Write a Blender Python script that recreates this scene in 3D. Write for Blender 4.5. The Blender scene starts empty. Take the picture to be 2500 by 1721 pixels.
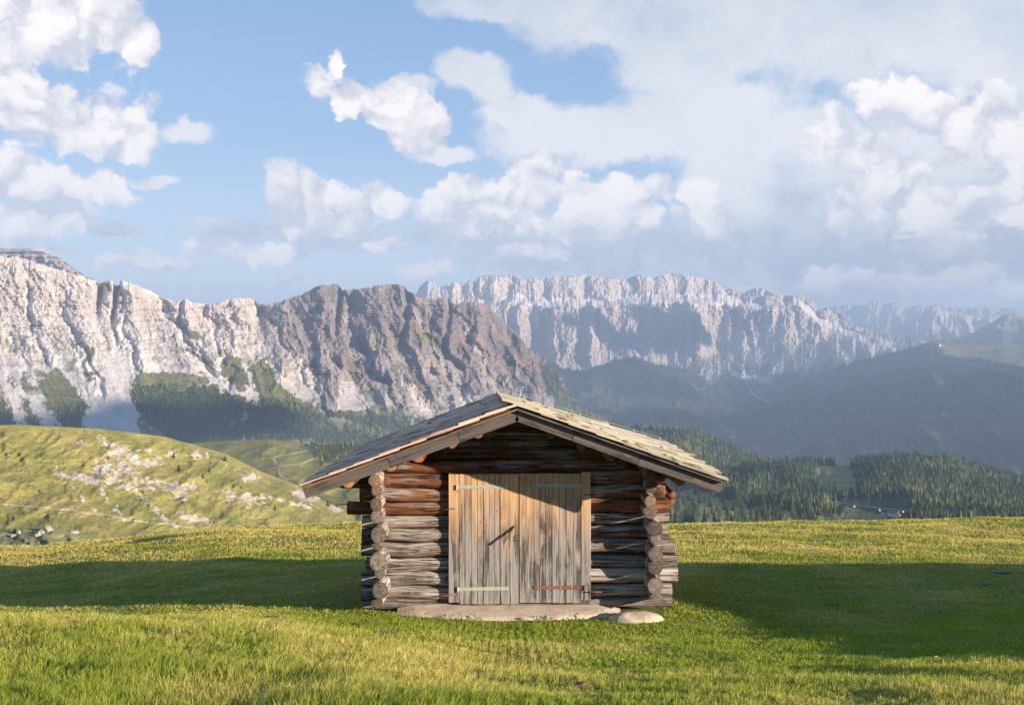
import bpy, math, random
import numpy as np
from mathutils import Vector

random.seed(7)
rng = np.random.default_rng(7)
sc = bpy.context.scene
COL = sc.collection
R = math.radians

# ------------------------------------------------------------------ camera, sky, sun, exposure
EYE = 3.46                     # eye height above the foot of the hut
F, CX, HY = 2430.0, 1250.0, 845.0
cd = bpy.data.cameras.new("camera")
cd.lens = 35.0
cd.sensor_width = 36.0
cd.shift_y = -15.5 / 2500
cd.clip_start = 0.1
cd.clip_end = 200000
cam = bpy.data.objects.new("camera", cd)
cam.location = (0, 0, EYE)
cam.rotation_euler = (R(90), 0, 0)
COL.objects.link(cam)
sc.camera = cam

SUN_AZ, SUN_EL = R(62), R(11.5)      # sun stands to the right and behind the camera
SDIR = Vector((math.sin(SUN_AZ) * math.cos(SUN_EL), -math.cos(SUN_AZ) * math.cos(SUN_EL), math.sin(SUN_EL)))
sl = bpy.data.lights.new("sun", 'SUN')
sl.energy = 5.0
sl.angle = R(0.5)
sl.color = (1.0, 0.84, 0.67)
so = bpy.data.objects.new("sun", sl)
so.rotation_euler = SDIR.to_track_quat('Z', 'Y').to_euler()
COL.objects.link(so)

sc.view_settings.view_transform = 'Standard'
sc.view_settings.look = 'None'
sc.view_settings.exposure = 1.95
sc.view_settings.gamma = 1.0
sc.cycles.use_denoising = True
sc.cycles.use_adaptive_sampling = True
sc.cycles.adaptive_threshold = 0.011
sc.cycles.adaptive_min_samples = 16
sc.cycles.max_bounces = 6
sc.cycles.diffuse_bounces = 3
sc.cycles.transmission_bounces = 3
sc.cycles.volume_bounces = 0
sc.cycles.transparent_max_bounces = 8


def nd(nt, typ, ins=None, **props):
    n = nt.nodes.new(typ)
    for k, v in props.items():
        setattr(n, k, v)
    if ins:
        for k, v in ins.items():
            s = n.inputs[k]
            if isinstance(v, bpy.types.NodeSocket):
                nt.links.new(v, s)
            elif isinstance(v, bpy.types.Node):
                nt.links.new(v.outputs[0], s)
            else:
                if s.type == 'RGBA' and len(v) == 3:
                    v = (*v, 1)
                s.default_value = v
    return n


def math_(nt, op, a, b=0.0, c=0.0, clamp=False):
    return nd(nt, 'ShaderNodeMath', {0: a, 1: b, 2: c}, operation=op, use_clamp=clamp).outputs[0]


def mixc(nt, f, a, b, blend='MIX'):
    n = nd(nt, 'ShaderNodeMix', {0: f, 6: a, 7: b}, data_type='RGBA', blend_type=blend)
    return n.outputs[2]


def mrange(nt, v, a, b, c=0.0, d=1.0, smooth=False):
    return nd(nt, 'ShaderNodeMapRange', {0: v, 1: a, 2: b, 3: c, 4: d},
              interpolation_type='SMOOTHSTEP' if smooth else 'LINEAR', clamp=True).outputs[0]


def noise(nt, vec, scale, detail=6, rough=0.55, dist=0.0, out=0):
    return nd(nt, 'ShaderNodeTexNoise', {'Vector': vec, 'Scale': scale, 'Detail': detail, 'Roughness': rough,
                                         'Distortion': dist}).outputs[out]


def ramp(nt, v, stops):
    n = nd(nt, 'ShaderNodeValToRGB', {0: v})
    e = n.color_ramp.elements
    while len(e) > 1:
        e.remove(e[-1])
    e[0].position = stops[0][0]
    e[0].color = (*stops[0][1], 1)
    for p, c in stops[1:]:
        x = e.new(p)
        x.color = (*c, 1)
    return n.outputs[0]


# ---- world: Nishita sky with a layer of procedural clouds by direction
W = bpy.data.worlds.new("World")
sc.world = W
W.use_nodes = True
nt = W.node_tree
nt.nodes.clear()
sky = nd(nt, 'ShaderNodeTexSky', sky_type='NISHITA')
sky.sun_disc = False
sky.sun_elevation = SUN_EL
sky.sun_rotation = math.atan2(SDIR.x, SDIR.y)
sky.altitude = 2400
sky.air_density = 1.0
sky.dust_density = 0.6
sky.ozone_density = 1.6
tc = nd(nt, 'ShaderNodeTexCoord')
sep = nd(nt, 'ShaderNodeSeparateXYZ', {0: tc.outputs['Generated']})
az = math_(nt, 'ARCTAN2', sep.outputs[0], sep.outputs[1])
el = math_(nt, 'ARCSINE', sep.outputs[2])
pv = nd(nt, 'ShaderNodeCombineXYZ', {0: az, 1: el, 2: 0.0}).outputs[0]
w1 = noise(nt, pv, 9.0, 4, 0.6, out=1)
w1 = nd(nt, 'ShaderNodeVectorMath', {0: w1, 1: (0.5, 0.5, 0.5)}, operation='SUBTRACT').outputs[0]
pw = nd(nt, 'ShaderNodeVectorMath', {0: w1, 1: (0.045, 0.03, 0.0), 2: pv}, operation='MULTIPLY_ADD').outputs[0]

w2 = noise(nt, pv, 42.0, 7, 0.68, out=1)
w2 = nd(nt, 'ShaderNodeVectorMath', {0: w2, 1: (0.5, 0.5, 0.5)}, operation='SUBTRACT').outputs[0]
pw = nd(nt, 'ShaderNodeVectorMath', {0: w2, 1: (0.034, 0.026, 0.0), 2: pw}, operation='MULTIPLY_ADD').outputs[0]


def dirco(X, Y):                     # a point of the sky, as azimuth and elevation
    a = math.atan((X - CX) / F)
    return a, math.atan((HY - Y) / F * math.cos(a))


def blobs(lst, pvec, k=0.25):
    cur = None
    for (X, Y, rx, ry) in lst:
        X, Y, rx, ry = X * 1.0785, Y * 1.0785, rx * 1.0785 / F, ry * 1.0785 / F
        a, e = dirco(X, Y)
        q = nd(nt, 'ShaderNodeVectorMath', {0: pvec, 1: (1 / rx, 1 / ry, 0), 2: (-a / rx, -e / ry, 0)},
               operation='MULTIPLY_ADD').outputs[0]
        l = nd(nt, 'ShaderNodeVectorMath', {0: q}, operation='LENGTH').outputs[1]
        cur = l if cur is None else math_(nt, 'SMOOTH_MIN', cur, l, k)
    return math_(nt, 'SUBTRACT', 1.0, cur)


WHITE = [(90, 60, 190, 115), (230, 65, 110, 62), (310, 90, 65, 42), (110, 265, 235, 95), (240, 295, 125, 66), (60, 225, 150, 80),
         (300, 315, 65, 32), (30, 400, 115, 62), (190, 412, 105, 46), (60, 495, 85, 42), (170, 482, 62, 32),
         (722, 190, 50, 52), (762, 142, 22, 36), (795, 222, 82, 46), (880, 242, 92, 60), (950, 292, 78, 60), (925, 320, 62, 30),
         (695, 450, 68, 66), (780, 475, 95, 62), (850, 462, 58, 50), (740, 505, 130, 42),
         (1085, 445, 82, 64), (1200, 425, 112, 82), (1215, 372, 66, 36), (1320, 472, 115, 56), (1430, 492, 105, 48),
         (1160, 495, 190, 58), (1010, 492, 66, 40), (1575, 430, 62, 40), (1612, 507, 62, 36),
         (1865, 312, 90, 66), (1935, 342, 100, 72), (2010, 425, 125, 82), (2095, 482, 85, 52), (1965, 462, 120, 60),
         (2010, 232, 130, 46), (2180, 265, 180, 66), (2255, 335, 160, 80), (2285, 445, 120, 70),
         (560, 572, 110, 26), (330, 588, 125, 26), (970, 608, 75, 22), (2060, 648, 190, 28), (1890, 628, 100, 26), (2195, 612, 80, 24), (1700, 655, 90, 16), (2280, 655, 70, 18),
         (100, 560, 80, 18), (680, 634, 70, 12), (430, 555, 40, 14), (880, 558, 60, 14), (1300, 515, 140, 40), (1420, 440, 90, 50), (2120, 560, 120, 30), (1480, 430, 60, 40), (1200, 570, 120, 22)]
GREY = [(1130, 5, 180, 40), (1400, 35, 250, 72), (1700, 60, 350, 105), (2100, 70, 360, 115), (2280, 130, 200, 85), (1560, 150, 150, 62),
        (1640, 225, 160, 62), (1400, 325, 150, 56), (1280, 300, 190, 66), (1180, 262, 110, 40), (1600, 275, 200, 76),
        (1750, 335, 210, 96), (1800, 455, 260, 115), (1650, 562, 360, 56), (1480, 585, 320, 38), (1900, 572, 320, 56),
        (2220, 560, 220, 70), (1290, 592, 260, 24), (545, 525, 130, 26), (1000, 352, 75, 24), (2180, 400, 260, 150),
        (1070, 165, 80, 46), (1110, 205, 55, 36), (430, 300, 60, 24), (365, 412, 45, 12), (930, 195, 50, 26), (270, 512, 60, 16), (640, 575, 70, 22),
        (1700, 640, 420, 20), (1130, 540, 270, 34), (1400, 545, 220, 34), (2040, 520, 330, 110), (760, 540, 170, 26)]
BIAS_W, BIAS_G = 0.38, 0.20
bw = blobs(WHITE, pw)
bg = blobs(GREY, pw)
n1 = noise(nt, pw, 18.0, 12, 0.72)
off = nd(nt, 'ShaderNodeVectorMath', {0: pw, 1: (-0.006, 0.011, 0)}, operation='ADD').outputs[0]


def billow(v, det):
    n = nd(nt, 'ShaderNodeTexNoise', {'Vector': v, 'Scale': 11.0, 'Detail': det, 'Roughness': 0.55, 'Lacunarity': 2.2, 'Offset': 1.0, 'Gain': 1.6},
           noise_type='RIDGED_MULTIFRACTAL', normalize=True)
    return n.outputs[0]


r1, r1b = billow(pw, 6), billow(off, 3)
dw = math_(nt, 'MULTIPLY_ADD', math_(nt, 'SUBTRACT', n1, 0.5), 1.7, math_(nt, 'MULTIPLY_ADD', bw, 1.0, BIAS_W))
dw = math_(nt, 'MULTIPLY_ADD', math_(nt, 'SUBTRACT', 0.45, r1), 0.5, dw)
aw = mrange(nt, dw, -0.08, 0.26, smooth=True)
n2 = noise(nt, pw, 10.0, 12, 0.70)
dg = math_(nt, 'MULTIPLY_ADD', math_(nt, 'SUBTRACT', n2, 0.5), 2.2, math_(nt, 'ADD', bg, BIAS_G))
ag = math_(nt, 'MULTIPLY', mrange(nt, dg, -0.05, 0.50, smooth=True), 0.95)
tone = math_(nt, 'MULTIPLY_ADD', math_(nt, 'SUBTRACT', r1b, r1), 0.8, mrange(nt, dw, 0.0, 0.9, 0.45, 0.85))
tone = math_(nt, 'MULTIPLY_ADD', math_(nt, 'SUBTRACT', n2, 0.5), -1.0, tone)
tone = mrange(nt, tone, 0.2, 0.95)
SKYK = 0.068                               # strength of the sky
hs = nd(nt, 'ShaderNodeHueSaturation', {'Hue': 0.5, 'Saturation': 0.97, 'Value': 1.0, 'Color': sky.outputs[0]}).outputs[0]
skyc = nd(nt, 'ShaderNodeVectorMath', {0: hs, 3: SKYK}, operation='SCALE').outputs[0]
GREYC = ((0.128, 0.146, 0.178), (0.208, 0.215, 0.230))
WHITEC = ((0.190, 0.190, 0.208), (0.318, 0.298, 0.282))
gcol = ramp(nt, math_(nt, 'MULTIPLY_ADD', math_(nt, 'SUBTRACT', n2, 0.5), 0.34, el), [(0.0, (0.232, 0.226, 0.228)), (0.05, (0.215, 0.213, 0.22)), (0.085, (0.140, 0.156, 0.188)), (0.13, (0.200, 0.210, 0.226)),
                                                                                     (0.18, (0.262, 0.258, 0.258)), (0.26, (0.225, 0.228, 0.236)), (0.36, (0.160, 0.174, 0.198))])
grad = ramp(nt, mrange(nt, el, 0.0, 0.40), [(0.0, (0.215, 0.222, 0.228)), (0.20, (0.165, 0.194, 0.222)), (0.5, (0.078, 0.128, 0.197)), (1.0, (0.044, 0.096, 0.183))])
skyc = mixc(nt, 0.75, skyc, grad)
c1 = mixc(nt, ag, skyc, gcol)
wcol = mixc(nt, tone, (*WHITEC[0], 1), (*WHITEC[1], 1))
c2 = mixc(nt, aw, c1, wcol)
bgn = nd(nt, 'ShaderNodeBackground', {0: c2, 1: 1.0})
nd(nt, 'ShaderNodeOutputWorld', {0: bgn})
W.cycles.sampling_method = 'MANUAL'
W.cycles.sample_map_resolution = 512


# ------------------------------------------------------------------ helpers
def P(px, py, d):
    """A point d metres ahead, in the direction that (px, py) of the survey sheet names."""
    px, py, d = np.asarray(px, float), np.asarray(py, float), np.asarray(d, float)
    return np.stack([(px - CX) / F * d, d + 0 * px, EYE + (HY - py) / F * d], -1)


_perm = rng.permutation(256)
_perm = np.concatenate([_perm, _perm, _perm])
_g2 = rng.uniform(0, 2 * np.pi, 256)
_gx, _gy = np.cos(_g2).astype(np.float32), np.sin(_g2).astype(np.float32)


def pn(x, y, seed=0):
    x = np.asarray(x, np.float64) + seed * 17.13
    y = np.asarray(y, np.float64) + seed * 7.77
    xi, yi = np.floor(x).astype(np.int64), np.floor(y).astype(np.int64)
    xf, yf = (x - xi).astype(np.float32), (y - yi).astype(np.float32)
    xi &= 255
    yi &= 255
    u, v = xf * xf * xf * (xf * (xf * 6 - 15) + 10), yf * yf * yf * (yf * (yf * 6 - 15) + 10)

    def g(ix, iy, fx, fy):
        h = _perm[_perm[ix] + iy]
        return _gx[h] * fx + _gy[h] * fy
    a = g(xi, yi, xf, yf)
    b = g(xi + 1, yi, xf - 1, yf)
    c = g(xi, yi + 1, xf, yf - 1)
    d = g(xi + 1, yi + 1, xf - 1, yf - 1)
    return ((a + (b - a) * u) + ((c + (d - c) * u) - (a + (b - a) * u)) * v) * 1.41


def fbm(x, y, o=5, seed=0, gain=0.5, lac=2.03):
    s, a, f = 0, 1.0, 1.0
    for i in range(o):
        s = s + a * pn(x * f, y * f, seed + i * 3)
        a *= gain
        f *= lac
    return s


def ridged(x, y, o=5, seed=0, gain=0.55, lac=2.07):
    s, a, f, w = 0, 1.0, 1.0, 1.0
    for i in range(o):
        n = 1 - np.abs(pn(x * f, y * f, seed + i * 5))
        n = n * n * w
        w = np.clip(n * 1.8, 0, 1)
        s = s + a * n
        a *= gain
        f *= lac
    return s


def worley(x, y, seed=0):
    x = np.asarray(x, np.float64) + seed * 13.7
    y = np.asarray(y, np.float64) + seed * 5.3
    xi, yi = np.floor(x).astype(np.int64), np.floor(y).astype(np.int64)
    best = np.full(x.shape, 9.0)
    for i in (-1, 0, 1):
        for j in (-1, 0, 1):
            h = _perm[_perm[(xi + i) & 255] + ((yi + j) & 255)]
            h2 = _perm[h + 7]
            best = np.minimum(best, (xi + i + h / 255 - x) ** 2 + (yi + j + h2 / 255 - y) ** 2)
    return np.sqrt(best)


def sstep(a, b, x):
    t = np.clip((x - a) / (b - a), 0, 1)
    return t * t * (3 - 2 * t)


def mk(name, V, Fs, mats, parent=None, smooth=False, attrs=None, mi=None, link=True, uniq=None):
    V = np.asarray(V, np.float32).reshape(-1, 3)
    Fs = [np.asarray(f, np.int32) for f in (Fs if isinstance(Fs, list) else [Fs]) if len(f)]
    me = bpy.data.meshes.new(name)
    me.vertices.add(len(V))
    me.vertices.foreach_set("co", V.ravel())
    nl = sum(f.size for f in Fs)
    npol = sum(len(f) for f in Fs)
    me.loops.add(nl)
    me.loops.foreach_set("vertex_index", np.concatenate([f.ravel() for f in Fs]))
    me.polygons.add(npol)
    tot = np.concatenate([np.full(len(f), f.shape[1], np.int32) for f in Fs])
    me.polygons.foreach_set("loop_start", np.concatenate([[0], np.cumsum(tot)[:-1]]).astype(np.int32))
    me.polygons.foreach_set("loop_total", tot)
    for m in (mats if isinstance(mats, (list, tuple)) else [mats]):
        me.materials.append(m)
    if mi is not None:
        me.polygons.foreach_set("material_index", np.asarray(mi, np.int32))
    me.polygons.foreach_set("use_smooth", np.full(npol, bool(smooth)))
    for k, a in (attrs or {}).items():
        a = np.asarray(a, np.float32)
        if a.ndim == 1:
            me.attributes.new(k, 'FLOAT', 'POINT').data.foreach_set("value", a)
        elif a.shape[1] == 3:
            me.attributes.new(k, 'FLOAT_VECTOR', 'POINT').data.foreach_set("vector", a.ravel())
        else:
            me.attributes.new(k, 'FLOAT_COLOR', 'POINT').data.foreach_set("color", a.ravel())
    me.update(calc_edges=True)
    me.validate()
    o = bpy.data.objects.new(name, me)
    if link:
        COL.objects.link(o)
    if parent is not None:
        o.parent = parent
    return o


def tag(o, label=None, cat=None, group=None, kind=None):
    for k, v in (('label', label), ('category', cat), ('group', group), ('kind', kind)):
        if v:
            o[k] = v
    return o


def empty(name, loc, label=None, cat=None, group=None, rz=0):
    o = bpy.data.objects.new(name, None)
    o.empty_display_size = 0.1
    COL.objects.link(o)
    o.location = loc
    o.rotation_euler = (0, 0, rz)
    return tag(o, label, cat, group)


def copy_tree(o, parent=None):
    c = o.copy()
    COL.objects.link(c)
    if parent is not None:
        c.parent = parent
    for ch in [k for k in o.children]:
        copy_tree(ch, c)
    return c


class MB:
    """Collects pieces with attributes; build() links them as one mesh object."""

    def __init__(s):
        s.V, s.F4, s.F3, s.m4, s.m3, s.A = [], [], [], [], [], {}
        s.n = 0

    def add(s, V, F, m=0, **attrs):
        V = np.asarray(V, float).reshape(-1, 3)
        for f in (F if isinstance(F, list) else [F]):
            f = np.asarray(f, np.int32)
            if not len(f):
                continue
            if f.shape[1] == 4:
                s.F4.append(f + s.n)
                s.m4.append(np.full(len(f), m))
            else:
                s.F3.append(f + s.n)
                s.m3.append(np.full(len(f), m))
        for k in set(list(attrs) + list(s.A)):
            a = attrs.get(k)
            lst = s.A.setdefault(k, [])
            if a is None:
                a = np.zeros((len(V), 3)) if (lst and lst[0].ndim == 2) else np.zeros(len(V))
            a = np.asarray(a, float)
            if a.ndim == 0:
                a = np.full(len(V), float(a))
            if not lst and s.n:
                lst.append(np.zeros((s.n, 3)) if a.ndim == 2 else np.zeros(s.n))
            lst.append(a)
        s.V.append(V)
        s.n += len(V)

    def build(s, name, mats, parent=None, smooth=False, org=None):
        V = np.concatenate(s.V)
        if org is not None:
            V = V - np.asarray(org)
        Fs, mi = [], []
        if s.F4:
            Fs.append(np.concatenate(s.F4))
            mi.append(np.concatenate(s.m4))
        if s.F3:
            Fs.append(np.concatenate(s.F3))
            mi.append(np.concatenate(s.m3))
        return mk(name, V, Fs, mats, parent, smooth, {k: np.concatenate(a) for k, a in s.A.items()}, np.concatenate(mi))


BOXF = np.array([[0, 1, 3, 2], [4, 6, 7, 5], [0, 4, 5, 1], [2, 3, 7, 6], [0, 2, 6, 4], [1, 5, 7, 3]])


def box8(x0, x1, y0, y1, z0, z1):
    return np.array([[x, y, z] for x in (x0, x1) for y in (y0, y1) for z in (z0, z1)], float)


def obox(c, ax, ay, az_, hx, hy, hz, ch=0.0):
    """A box with chamfered long edges: centre, three unit axes, half sizes; ax is the long axis."""
    c, ax, ay, az_ = [np.asarray(v, float) for v in (c, ax, ay, az_)]
    if ch <= 0:
        V = np.array([c + sx * hx * ax + sy * hy * ay + sz * hz * az_ for sx in (-1, 1) for sy in (-1, 1) for sz in (-1, 1)])
        return V, [BOXF]
    prof = [(-hy + ch, -hz), (hy - ch, -hz), (hy, -hz + ch), (hy, hz - ch), (hy - ch, hz), (-hy + ch, hz), (-hy, hz - ch), (-hy, -hz + ch)]
    V = np.array([c + sx * hx * ax + a * ay + b * az_ for sx in (-1, 1) for a, b in prof] + [c - hx * ax, c + hx * ax])
    q = np.array([[i, (i + 1) % 8, 8 + (i + 1) % 8, 8 + i] for i in range(8)])
    t = np.array([[16, (i + 1) % 8, i] for i in range(8)] + [[17, 8 + i, 8 + (i + 1) % 8] for i in range(8)])
    return V, [q, t]


def tube(pts, r, n=6):
    pts = np.asarray(pts, float)
    r = np.broadcast_to(np.asarray(r, float), (len(pts),))
    T = np.gradient(pts, axis=0)
    T /= np.linalg.norm(T, axis=1, keepdims=True) + 1e-9
    up = np.array([0, 0, 1.0]) if abs(T[0][2]) < 0.9 else np.array([1.0, 0, 0])
    A = np.cross(T, up)
    A /= np.linalg.norm(A, axis=1, keepdims=True) + 1e-9
    B = np.cross(T, A)
    th = np.linspace(0, 2 * np.pi, n, endpoint=False)
    V = pts[:, None] + r[:, None, None] * (np.cos(th)[None, :, None] * A[:, None] + np.sin(th)[None, :, None] * B[:, None])
    k = len(pts)
    i, j = np.meshgrid(np.arange(k - 1), np.arange(n), indexing='ij')
    q = np.stack([i * n + j, i * n + (j + 1) % n, (i + 1) * n + (j + 1) % n, (i + 1) * n + j], -1).reshape(-1, 4)
    V = np.concatenate([V.reshape(-1, 3), pts[:1], pts[-1:]])
    t = [[k * n, (m + 1) % n, m] for m in range(n)] + [[k * n + 1, (k - 1) * n + m, (k - 1) * n + (m + 1) % n] for m in range(n)]
    return V, [q, np.array(t)]


def blob(c, r, seed, nu=14, nv=9, amp=0.25, freq=1.6, flat=0.0):
    """A lumpy closed stone-like body."""
    th = np.linspace(0, 2 * np.pi, nu, endpoint=False)
    ph = np.linspace(0, np.pi, nv)
    TH, PH = np.meshgrid(th, ph)
    d = np.stack([np.cos(TH) * np.sin(PH), np.sin(TH) * np.sin(PH), np.cos(PH)], -1)
    k = 1 + amp * fbm(d[..., 0] * freq + d[..., 2] * freq * 0.7, d[..., 1] * freq - d[..., 2] * freq * 0.6, 4, seed)
    V = (d * k[..., None] * np.asarray(r)).reshape(-1, 3)
    if flat:
        V[:, 2] = np.maximum(V[:, 2], -flat)
    V = V + np.asarray(c)
    i, j = np.meshgrid(np.arange(nv - 1), np.arange(nu), indexing='ij')
    q = np.stack([i * nu + j, (i + 1) * nu + j, (i + 1) * nu + (j + 1) % nu, i * nu + (j + 1) % nu], -1).reshape(-1, 4)
    return V, [q]


def mat(name, rough=0.9, spec=0.2):
    m = bpy.data.materials.new(name)
    m.use_nodes = True
    t = m.node_tree
    b = t.nodes['Principled BSDF']
    b.inputs['Roughness'].default_value = rough
    b.inputs['Specular IOR Level'].default_value = spec
    return m, t, b


def attr(t, n, out=0):
    return nd(t, 'ShaderNodeAttribute', attribute_name=n).outputs[out]


def vmul(t, v, k):
    return nd(t, 'ShaderNodeVectorMath', {0: v, 1: k}, operation='MULTIPLY').outputs[0]


def bump(t, b, h, strength, dist):
    n = nd(t, 'ShaderNodeBump', {'Strength': strength, 'Distance': dist, 'Height': h})
    t.links.new(n.outputs[0], b.inputs['Normal'])


# ------------------------------------------------------------------ materials of the landscape
def mat_rock(name, pale, dark, stain, k, treecol=(0.020, 0.034, 0.016)):
    m, t, b = mat(name, 0.95, 0.1)
    g = nd(t, 'ShaderNodeNewGeometry').outputs['Position']
    gs = vmul(t, g, (k, k, k * 0.35))
    n1 = noise(t, gs, 0.012, 9, 0.68)
    n2 = noise(t, vmul(t, g, (k, k, k * 3.0)), 0.006, 6, 0.6)
    base = mixc(t, mrange(t, n1, 0.33, 0.66), (*dark, 1), (*pale, 1))
    base = mixc(t, mrange(t, n2, 0.50, 0.72, 0, 0.75), base, (*stain, 1))
    n5 = noise(t, vmul(t, g, (k * .3, k * .3, k * 2.6)), 0.02, 6, 0.7)
    base = mixc(t, mrange(t, n5, 0.56, 0.70, 0, .55), base, (dark[0] * .62, dark[1] * .6, dark[2] * .6, 1))
    n6 = noise(t, vmul(t, g, (k * 2.2, k * 2.2, k * .45)), 0.013, 7, 0.72)
    base = mixc(t, mrange(t, math_(t, 'ABSOLUTE', math_(t, 'SUBTRACT', n6, .5)), 0.0, 0.03, .6, 0), base, (dark[0] * .5, dark[1] * .48, dark[2] * .5, 1))
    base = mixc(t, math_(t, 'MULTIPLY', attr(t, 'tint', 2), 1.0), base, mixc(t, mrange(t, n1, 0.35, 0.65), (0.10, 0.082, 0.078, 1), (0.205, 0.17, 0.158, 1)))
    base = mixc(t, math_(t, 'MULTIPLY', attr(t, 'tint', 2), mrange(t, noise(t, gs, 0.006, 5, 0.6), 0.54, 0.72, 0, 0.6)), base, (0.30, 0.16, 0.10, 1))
    n3 = noise(t, g, 0.02 * k, 8, 0.7)
    scree = mixc(t, n3, (0.42, 0.385, 0.36, 1), (0.66, 0.60, 0.555, 1))
    scree = mixc(t, attr(t, 'tint', 2), scree, (0.30, 0.265, 0.25, 1))  # tinted scree is darkened as well, standing in for soft cloud shade
    base = mixc(t, attr(t, 'scree', 2), base, scree)
    n4 = noise(t, g, 0.009 * k, 8, 0.7)
    grass = ramp(t, n4, [(0.3, (0.075, 0.09, 0.03)), (0.5, (0.13, 0.13, 0.045)), (0.7, (0.22, 0.185, 0.075))])
    base = mixc(t, attr(t, 'grass', 2), base, grass)
    fl = mixc(t, n3, (*treecol, 1), (treecol[0] * 2.6, treecol[1] * 2.3, treecol[2] * 2, 1))
    base = mixc(t, attr(t, 'wood', 2), base, fl)
    t.links.new(base, b.inputs['Base Color'])
    bump(t, b, n1, 0.7, 30.0 / k)
    return m


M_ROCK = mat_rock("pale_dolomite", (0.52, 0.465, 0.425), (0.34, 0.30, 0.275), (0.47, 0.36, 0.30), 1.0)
M_ROCKF = mat_rock("far_dolomite", (0.52, 0.45, 0.40), (0.36, 0.31, 0.28), (0.46, 0.36, 0.30), 0.4)


def mat_hill():
    m, t, b = mat("alpine_pasture", 0.95, 0.1)
    g = nd(t, 'ShaderNodeNewGeometry').outputs['Position']
    n1 = noise(t, g, 0.022, 6, 0.6, 0.6)
    n2 = noise(t, g, 0.30, 9, 0.7)
    n3 = noise(t, vmul(t, g, (1, 1, 6)), 0.05, 7, 0.65)
    f = math_(t, 'MULTIPLY_ADD', n2, 0.55, math_(t, 'MULTIPLY', n1, 0.62))
    col = ramp(t, f, [(0.36, (0.095, 0.125, 0.026)), (0.50, (0.165, 0.175, 0.046)), (0.64, (0.265, 0.225, 0.075)), (0.78, (0.38, 0.29, 0.13))])
    col = mixc(t, mrange(t, n3, 0.62, 0.72, 0, 0.6), col, (0.36, 0.26, 0.12, 1))
    st = mixc(t, noise(t, g, 0.9, 8, 0.75), (0.34, 0.285, 0.24, 1), (0.56, 0.485, 0.42, 1))
    sf = mrange(t, math_(t, 'ADD', attr(t, 'scree', 2), math_(t, 'MULTIPLY', math_(t, 'SUBTRACT', noise(t, g, 0.16, 11, 0.80), 0.5), 2.8)), 0.36, 0.62)
    sf = math_(t, 'MULTIPLY', sf, mrange(t, attr(t, 'scree', 2), 0.02, 0.12))
    col = mixc(t, sf, col, st)
    col = mixc(t, attr(t, 'path', 2), col, (0.52, 0.46, 0.39, 1))
    col = mixc(t, attr(t, 'wood', 2), col, (0.04, 0.055, 0.022, 1))
    t.links.new(col, b.inputs['Base Color'])
    bump(t, b, n2, 1.0, 1.6)
    return m


M_HILL = mat_hill()


def mat_foliage(name, c0, c1, c2):
    m, t, b = mat(name, 0.9, 0.1)
    v = attr(t, 'shade', 2)
    g = nd(t, 'ShaderNodeNewGeometry').outputs['Position']
    v = math_(t, 'MULTIPLY_ADD', math_(t, 'SUBTRACT', noise(t, g, 0.7, 3, 0.6), 0.5), 0.5, v)
    t.links.new(ramp(t, v, [(0.1, c0), (0.55, c1), (0.95, c2)]), b.inputs['Base Color'])
    return m


M_CONIFER = mat_foliage("conifer_needles", (0.020, 0.036, 0.016), (0.045, 0.066, 0.022), (0.12, 0.125, 0.035))
M_CONIFER2 = mat_foliage("larch_needles", (0.035, 0.055, 0.018), (0.085, 0.105, 0.03), (0.19, 0.17, 0.05))
M_BARK, _t, _b = mat("bark")
_t.links.new(ramp(_t, noise(_t, nd(_t, 'ShaderNodeNewGeometry').outputs['Position'], 3, 4), [(0.3, (0.05, 0.035, 0.025)), (0.7, (0.14, 0.105, 0.08))]), _b.inputs['Base Color'])


# ------------------------------------------------------------------ the landscape as ridges with real depth
class Sheet:
    pass


def interp_row(row, px):
    r = np.array(row, float)
    return np.interp(px, r[:, 0], r[:, 1]), np.interp(px, r[:, 0], r[:, 2])


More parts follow.
